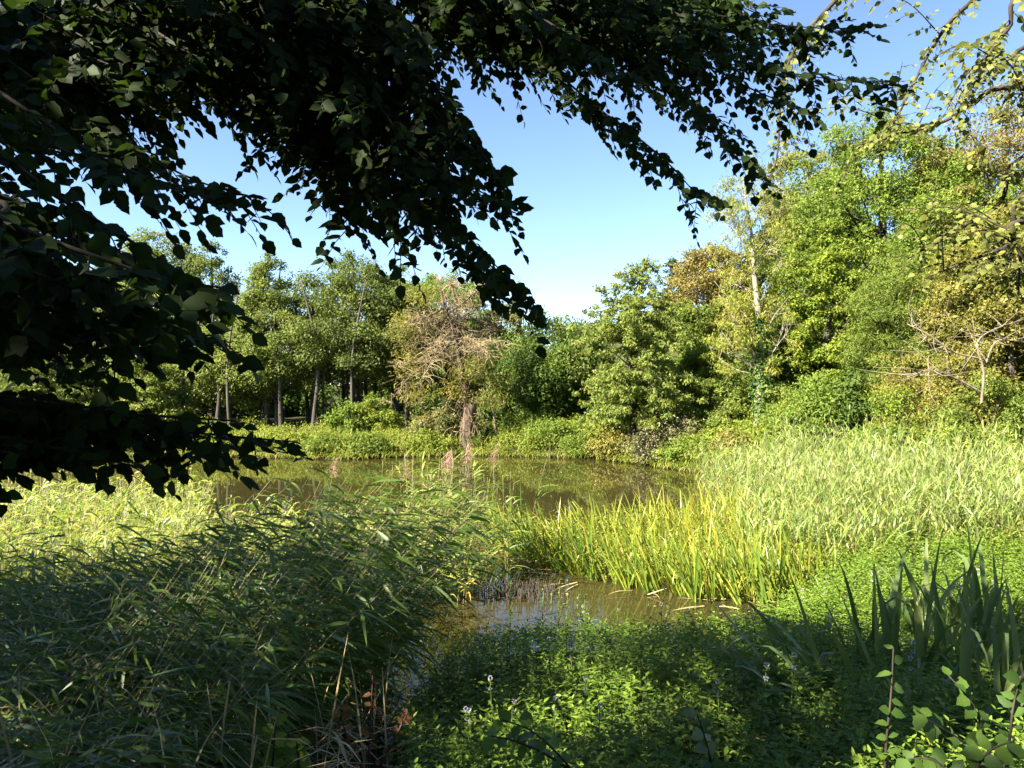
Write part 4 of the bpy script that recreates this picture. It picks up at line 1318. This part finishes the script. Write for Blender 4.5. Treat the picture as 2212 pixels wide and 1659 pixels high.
# ------------------------------------------------------------------ near alder reaching in from the right
def spray_leaves(pth, rad, tpl_list, mb, size, step=.05, side_len=.3, hang=.3, coll=None, twigs=None, plane=None, dense=1.0, rb=0.0):
    """side twigs with alternate leaves along a branch path; returns nothing, fills mb / coll(list of single-leaf tuples)"""
    seg = np.linalg.norm(np.diff(pth, axis=0), axis=1)
    tot = seg.sum()
    cum = np.concatenate([[0], np.cumsum(seg)])
    nt_ = max(3, int(tot / step))
    for k in range(nt_):
        s = (k + rng.random() * .6) / nt_ * tot
        i = min(len(seg) - 1, np.searchsorted(cum, s) - 1 if s > 0 else 0)
        i = max(i, 0)
        p = pth[i] + (pth[i + 1] - pth[i]) * ((s - cum[i]) / max(seg[i], 1e-6))
        tg = nrm(pth[i + 1] - pth[i])
        f = s / tot
        sd = nrm(np.cross(tg, [0, 0, 1.0])) * (1 if k % 2 else -1)
        td = nrm(tg * rng.uniform(.3, 1.0) + sd * rng.uniform(.5, 1.1) + np.array([0, 0, -rng.uniform(-.05, .35)]) + rng.normal(size=3) * .12)
        Lt = side_len * (1.0 - .65 * f) * rng.uniform(.6, 1.2) + .04
        nl = max(2, int(Lt / .019 * dense))
        ss = (np.arange(nl) + .6) / nl
        tp = p + td * (Lt * ss)[:, None] + np.array([0, 0, -1.0]) * (.35 * Lt * ss ** 2)[:, None]
        if twigs is not None:
            tube(twigs, np.vstack([p, tp[nl // 2], tp[-1]]), [.0028, .002, .0012], 3)
        perp = nrm(np.cross(td, [0, 0, 1.0]))
        sg = np.where(np.arange(nl) % 2, 1, -1)[:, None]
        d = nrm(td * .55 + perp * sg * .75 + np.array([0, 0, -hang]) + rng.normal(size=(nl, 3)) * .25)
        d[-1] = nrm(td + np.array([0, 0, -hang]))
        n_ = nrm(np.array([0, -.35, .75]) + rng.normal(size=(nl, 3)) * .55)
        sz = size * rng.uniform(.5, 1.25, nl) * (1 - .2 * ss)
        rv = np.clip(rng.random(nl) * .9 + rb, 0, 1)
        for v in range(len(tpl_list)):
            sel = np.arange(nl) % len(tpl_list) == v
            if sel.any():
                if coll is not None:
                    for j in np.where(sel)[0]:
                        coll.append((tp[j], d[j], n_[j], sz[j], rv[j], v))
                else:
                    place(mb, *tpl_list[v], tp[sel], d[sel], n_[sel], sz[sel], rv[sel])


rt = thing('near_alder', 'alder with small round leaves whose lit twigs hang in from the upper right', 'tree', (6.4, 6.0, gz(6.4, 6.0) - .1))
A0 = np.array(rt.location)
tb = MB()
tube(tb, smooth_path(np.array([(6.4, 6.0, .9), (6.3, 6.0, 3.2), (6.1, 6.1, 5.5), (5.8, 6.2, 8.5), (5.7, 6.2, 11)]) - A0, 16), np.linspace(.19, .05, 16), 9)
tb.build('trunk', M['bark_dark'], rt, True)
tr_p = lambda z: np.array([6.3 - .06 * z, 6.1, z]) if z < 12 else np.array([5.6, 6.1, z])
al = [
    [(2212, 190, 6.2), (2100, 225, 6.3), (2045, 260, 6.4), (1960, 285, 6.5), (1820, 305, 6.6)],
    [(2230, -60, 6.5), (2080, 20, 6.5), (2010, 110, 6.6), (1965, 200, 6.6), (1900, 330, 6.7)],
    [(2200, -80, 6.0), (2060, 40, 6.1), (1990, 130, 6.2), (1950, 240, 6.3)],
    [(2240, 0, 5.6), (2180, 60, 5.6), (2130, 130, 5.6), (2100, 220, 5.6)],
    [(2240, 340, 5.8), (2160, 440, 5.9), (2060, 500, 6.0), (1960, 560, 6.2)],
    [(2240, 420, 5.6), (2190, 520, 5.7), (2100, 560, 5.8), (2000, 600, 6.0)],
    [(2230, 300, 6.8), (2120, 340, 6.8), (2040, 400, 6.8), (1960, 430, 6.9)],
    [(2230, 480, 5.4), (2205, 560, 5.4), (2200, 640, 5.4)],
    [(2230, 260, 6.4), (2100, 300, 6.5), (2000, 350, 6.6), (1900, 390, 6.8), (1850, 430, 6.9)],
    [(2230, -150, 7.2), (2000, -40, 7.2), (1960, 60, 7.2), (1940, 130, 7.2)],
    [(2150, -100, 6.8), (1900, -60, 6.8), (1750, 60, 6.8), (1690, 180, 6.8), (1680, 330, 6.8), (1655, 410, 6.8)],
    [(2240, 100, 6.2), (2190, 180, 6.2), (2150, 260, 6.2)],
    [(2240, 560, 6.5), (2140, 600, 6.5), (2050, 640, 6.5)],
    [(2160, -90, 6.5), (2050, 20, 6.4), (1990, 190, 6.4), (1975, 300, 6.4), (1960, 390, 6.4)],
]
al = [al[q] for q in (0, 1, 3, 4, 5, 7, 11, 10)]
lm, tw = MB(), MB()
for bpts in al:
    P = np.array([at(*q) for q in bpts])
    st_ = tr_p(max(3.0, P[0][2] - .4))
    pth = smooth_path(np.vstack([st_, P]), 22) - A0
    b = MB(); tube(b, pth, np.linspace(.028, .004, 22), 6); b.build('branch', M['bark_twig'], rt, True)
    vis = pth[6:]
    spray_leaves(vis, None, ROUND, lm, .066, .085, .36, .2, None, tw, dense=.65)
    for q in range(5):
        i = rng.integers(3, len(vis) - 2)
        e = vis[i] + nrm(rng.normal(size=3) * .9 + [-.4, 0, -.25]) * rng.uniform(.35, .8)
        sp = smooth_path([vis[i], (vis[i] + e) / 2 + [0, 0, .08], e], 8)
        tube(tw, sp, np.linspace(.007, .002, 8), 4)
        spray_leaves(sp, None, ROUND, lm, .062, .07, .2, .35, None, tw, dense=.65)
# upper crown, above the picture
cen = np.stack([rng.normal(6.5, 1.6, 60), rng.normal(6.5, 1.6, 60), rng.uniform(8.2, 12, 60)], 1) - A0
leaf_clumps(lm, cen, np.full(60, .7), np.full(60, 60), .12, TRI)
lm.build('crown', M['alder_near'], rt)
tw.build('twigs', M['bark_twig'], rt)['kind'] = 'stuff'

# ------------------------------------------------------------------ overhanging hornbeam
HB = np.array([-5.2, -0.6, gz(-5.2, -0.6) - .1])
hb = thing('overhanging_hornbeam', 'dark hornbeam whose leafy boughs hang over the top and left of the view', 'tree', HB)
tb = MB()
tube(tb, smooth_path(np.array([(-5.2, -.6, 1.4), (-5.1, -.5, 3.5), (-4.9, -.4, 6), (-4.8, -.3, 9), (-4.7, -.2, 13)]) - HB, 18), np.linspace(.38, .08, 18), 12)
limb_ends = []
for (ex, ey, ez, z0) in [(-1.5, 2.0, 7.2, 4.5), (-3.6, 2.6, 5.6, 3.8), (1.2, 2.4, 7.6, 5.6), (-8.5, 3.5, 7.5, 5), (-9.5, -1, 8, 5), (-6, -4, 8, 5), (-3, 3, 9.5, 7), (-7.5, 3.0, 10, 7), (-4.0, 1.8, 3.9, 3.0)]:
    p0 = np.array([-5.0, -.4, z0]); p1 = np.array([ex, ey, ez])
    tube(tb, smooth_path([p0 - HB, (p0 + p1) / 2 + [0, 0, .5] - HB, p1 - HB], 9), np.linspace(.14, .03, 9), 7)
    limb_ends.append(p1)
tb.build('trunk', M['bark_dark'], hb, True)
limb_ends = np.array(limb_ends)

# explicit boughs seen in the photograph: (sight line x, y, depth), twig length, leaf size
boughs = [
    ([(520, -160, 3.4), (700, 120, 3.2), (850, 330, 3.0), (1000, 500, 2.9), (1145, 648, 2.9)], .42, .074),
    ([(560, -120, 3.0), (760, 150, 2.9), (900, 330, 2.8), (1010, 400, 2.8), (1120, 450, 2.8)], .40, .074),
    ([(640, -120, 3.2), (820, 60, 3.1), (950, 200, 3.0), (1040, 330, 2.9), (1095, 400, 2.9)], .36, .074),
    ([(520, -60, 3.2), (640, 200, 3.1), (720, 380, 3.0), (760, 500, 2.9)], .38, .074),
    ([(560, 0, 2.9), (720, 220, 2.8), (830, 420, 2.8), (870, 520, 2.8)], .34, .074),
    ([(600, 100, 3.3), (780, 330, 3.2), (930, 470, 3.2), (1010, 560, 3.2), (1080, 615, 3.2)], .36, .074),
    ([(860, -200, 3.6), (1050, 40, 3.5), (1180, 140, 3.4), (1300, 240, 3.3), (1430, 340, 3.2), (1530, 450, 3.2)], .36, .070),
    ([(980, -140, 3.6), (1200, 30, 3.6), (1380, 120, 3.5), (1530, 260, 3.4), (1640, 380, 3.4)], .36, .068),
    ([(1050, -160, 3.9), (1300, 20, 3.8), (1520, 110, 3.7), (1720, 160, 3.6), (1940, 185, 3.6)], .36, .068),
    ([(1120, -170, 4.2), (1360, -20, 4.1), (1580, 40, 4.0), (1760, 60, 4.0), (1860, 60, 4.0)], .38, .070),
    ([(900, -160, 3.3), (1080, -20, 3.2), (1250, 90, 3.1), (1400, 200, 3.1)], .34, .070),
    ([(1150, -90, 3.7), (1400, 60, 3.6), (1600, 180, 3.5), (1740, 240, 3.5)], .34, .068),
    ([(1000, -90, 4.4), (1250, 60, 4.3), (1450, 180, 4.2), (1600, 300, 4.2)], .36, .07),
    ([(-260, -60, 2.6), (0, 120, 2.5), (200, 260, 2.5), (400, 380, 2.5), (570, 432, 2.5)], .34, .074),
    ([(-260, 40, 2.3), (0, 200, 2.2), (180, 320, 2.2), (340, 390, 2.2), (470, 410, 2.3)], .30, .074),
    ([(-260, 180, 2.0), (-20, 320, 1.9), (120, 420, 1.9), (250, 500, 1.9), (350, 560, 1.9)], .24, .074),
    ([(-240, 400, 1.7), (0, 480, 1.6), (180, 545, 1.6), (350, 600, 1.6), (500, 625, 1.6)], .22, .078),
    ([(-240, 470, 1.9), (0, 560, 1.8), (150, 620, 1.8), (300, 660, 1.8), (420, 650, 1.8)], .24, .076),
    ([(-240, 560, 2.2), (0, 640, 2.2), (200, 690, 2.1), (360, 720, 2.1), (500, 740, 2.1)], .26, .074),
    ([(-240, 600, 1.9), (0, 680, 1.9), (130, 720, 1.9), (270, 780, 1.9)], .22, .074),
    ([(-240, 700, 2.9), (0, 750, 2.9), (120, 780, 2.9), (230, 800, 2.9)], .30, .072),
    ([(-240, 850, 2.2), (0, 870, 2.15), (180, 890, 2.1), (360, 900, 2.1), (520, 910, 2.1)], .20, .074),
    ([(-240, 890, 2.3), (0, 895, 2.2), (200, 912, 2.2), (420, 935, 2.2), (640, 955, 2.2)], .20, .074),
    ([(-240, 930, 2.0), (0, 945, 1.95), (120, 968, 1.9), (240, 995, 1.9), (345, 1020, 1.9)], .17, .070),
    ([(-240, 975, 2.1), (0, 975, 2.1), (100, 985, 2.1), (170, 1000, 2.1)], .16, .070),
    ([(-240, 860, 2.3), (0, 870, 2.3), (160, 895, 2.3), (330, 945, 2.3), (480, 985, 2.3)], .22, .072),
    ([(-240, 320, 2.8), (0, 420, 2.7), (120, 470, 2.7), (200, 540, 2.6)], .26, .074),
]
vis_parts = []
n_single = 0
lm, tw = MB(), MB()
coll_all = []
branch_objs = []


def bough(P3, tl, ls, lead=True, main=True, step=.048):
    ls = ls * .9; tl = tl * 1.2
    global n_single
    i = int(np.argmin(np.linalg.norm(limb_ends - P3[0], axis=1)))
    pts = np.vstack([limb_ends[i], P3]) if lead else P3
    pth = smooth_path(pts, 30) - HB
    b = MB(); tube(b, pth, np.linspace(.009 if main else .006, .002, 30), 6)
    bo = b.build('branch', M['bark_twig'], hb, True)
    cl = []
    spray_leaves(pth[5:] if lead else pth[2:], None, OVS, None, ls, step, tl, .28, cl, tw)
    branch_objs.append(bo)
    for c in cl:
        coll_all.append((len(branch_objs) - 1, *c))


for pts, tl, ls in boughs:
    bough(np.array([at(*q) for q in pts]), tl, ls)
# dense filling of the upper left and the top strip
for k in range(80):
    vx, vy = rng.uniform(-60, 930), rng.uniform(0, 250)
    if vx < 250: vy += 60
    if 560 < vx: vy = min(vy, 200 + (vx - 560) * .5)
    Y = rng.uniform(2.6, 4.6)
    L_ = rng.uniform(300, 460)
    sl_ = rng.uniform(.35, .9)
    P = [at(vx - L_, vy - L_ * sl_, Y + .3), at(vx - L_ * .5, vy - L_ * sl_ * .45, Y + .1), at(vx, vy, Y)]
    bough(np.array(P), .40, .076, False, False, .058)
for k in range(40):
    vx, vy = rng.uniform(930, 1760), rng.uniform(-10, 130)
    Y = rng.uniform(3.2, 4.8)
    L_ = rng.uniform(260, 420)
    P = [at(vx - L_, vy - L_ * .5, Y + .3), at(vx - L_ * .5, vy - L_ * .22, Y + .1), at(vx, vy, Y)]
    bough(np.array(P), .38, .072, False, False, .058)
for k in range(22):
    vx, vy = rng.uniform(760, 1040), rng.uniform(220, 470)
    Y = rng.uniform(2.8, 3.8)
    L_ = rng.uniform(220, 330)
    P = [at(vx - L_ * .8, vy - L_, Y + .3), at(vx - L_ * .38, vy - L_ * .45, Y + .1), at(vx, vy, Y)]
    bough(np.array(P), .32, .074, False, False, .058)
for k in range(16):
    vx, vy = rng.uniform(-60, 380), rng.uniform(560, 740)
    Y = rng.uniform(1.8, 2.8)
    P = [at(vx - 340, vy - 130, Y + .2), at(vx - 170, vy - 55, Y + .1), at(vx, vy, Y)]
    bough(np.array(P), .22, .074, False, False, .058)
for k in range(10):
    vx, vy = rng.uniform(-40, 330), rng.uniform(880, 985)
    Y = rng.uniform(1.7, 2.4)
    P = [at(vx - 340, vy - 40, Y + .2), at(vx - 170, vy - 10, Y + .1), at(vx, vy, Y)]
    bough(np.array(P), .17, .072, False, False, .058)

pos = np.array([c[1] for c in coll_all]); dr_ = np.array([c[2] for c in coll_all]); nn = np.array([c[3] for c in coll_all])
sz = np.array([c[4] for c in coll_all]); rv = np.array([c[5] for c in coll_all]); var = np.array([c[6] for c in coll_all]); bi = np.array([c[0] for c in coll_all])
wp_ = pos + HB
with np.errstate(divide='ignore', invalid='ignore'):
    sx = wp_[:, 0] / wp_[:, 1]; sy = (wp_[:, 2] - CAMZ) / wp_[:, 1]
inv = (wp_[:, 1] > .4) & (abs(sx) < .66) & (abs(sy) < .49)
score = np.where(inv, sz / np.maximum(wp_[:, 1], .3), 0) * np.where(bi < len(boughs), 1.0, .6) * rng.uniform(.75, 1.0, len(sz))
single = np.zeros(len(sz), bool)
single[np.argsort(-score)[:300]] = True
# keep the lens clear: no leaf closer than 1.1 m
near = (np.linalg.norm(wp_ - np.array([0, 0, CAMZ]), axis=1) > 1.05) & ((rng.random(len(sz)) < .5) | ((wp_[:, 1] > .3) & (abs(sx) < .8) & (sy < .62)))
for v in range(len(OVS)):
    k = (var == v) & ~single & near & (bi < len(boughs))
    place(lm, *OVS[v], pos[k], dr_[k], nn[k], sz[k], rv[k])
    k = (var == v) & ~single & near & (bi >= len(boughs))
    place(lm, *OVF[v % len(OVF)], pos[k], dr_[k], nn[k], sz[k], rv[k])
leaf_me = []
for v in range(len(OVS)):
    for r_ in (.2, .5, .85):
        q = MB(); q.add(OVS[v][0], OVS[v][2], None, np.full(len(OVS[v][2]), r_))
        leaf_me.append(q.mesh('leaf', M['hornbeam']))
xx, yy, zz = frames(dr_, nn)
for j in np.where(single & near)[0]:
    o = bpy.data.objects.new('leaf', leaf_me[var[j] * 3 + int(rv[j] * 2.99)])
    C.objects.link(o)
    o.parent = branch_objs[bi[j]]
    o.matrix_local = Matrix((( *(np.array([xx[j][0], yy[j][0], zz[j][0]]) * sz[j]), pos[j][0]), (*(np.array([xx[j][1], yy[j][1], zz[j][1]]) * sz[j]), pos[j][1]), (*(np.array([xx[j][2], yy[j][2], zz[j][2]]) * sz[j]), pos[j][2]), (0, 0, 0, 1)))
print('hornbeam leaves', len(sz), 'boughs', len(branch_objs))
tw.build('twigs', M['bark_twig'], hb)['kind'] = 'stuff'
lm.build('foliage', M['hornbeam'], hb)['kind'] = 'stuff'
# unseen crown lobes above, beside and behind, shaped to shade the near bank
n = 4200
c = np.stack([rng.uniform(-14.5, 7.5, n), rng.uniform(-10, 7.4, n), rng.uniform(2.2, 11.5, n)], 1)
e1 = ((c[:, 0] + 6.6) / 7.6) ** 2 + ((c[:, 1] - .6) / 5.4) ** 2 + ((c[:, 2] - 6.6) / 4.5) ** 2
e2 = ((c[:, 0] + 1.0) / 8.0) ** 2 + ((c[:, 1] + 5.2) / 4.4) ** 2 + ((c[:, 2] - 6.4) / 4.2) ** 2  # rear lobe, added to block sky light from behind the camera
e_ = np.minimum(e1, e2)
Yc = np.maximum(c[:, 1] + .6, .2)
inview = (c[:, 1] > -.6) & (c[:, 0] > -.687 * Yc - .9) & (c[:, 2] < CAMZ + .515 * Yc + .75)
q_ = c[:, :2] + ((c[:, 2] - .8) / .616)[:, None] * np.array([.66, .43])
drop_ok = q_[:, 1] < np.where(q_[:, 0] > 1.2, 6.6, 8.6)  # clumps cut away where their shadow would reach the sunny bank
dapple = (q_[:, 0] > -.4) & (q_[:, 1] > 3.8)  # clumps thinned here to let sun patches onto the mint
k = (e_ < 1) & drop_ok & ((rng.random(n) < .34) | ~dapple) & (e_ > .45) & (rng.random(n) < np.where(e1 < 1, 1, .9)) & ~inview & (np.linalg.norm(c - [0, 0, CAMZ], axis=1) > 1.9)
c = c[k]
mb = MB()
leaf_clumps(mb, c - HB, rng.uniform(.5, .95, len(c)), np.where(c[:, 1] < -1, 150, 130), .19, TRI, .5)
print('crown clumps', len(c))
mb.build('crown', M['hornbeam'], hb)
tot = sum(len(m_.polygons) for m_ in bpy.data.meshes)
print('polys', tot, 'objects', len(bpy.data.objects))
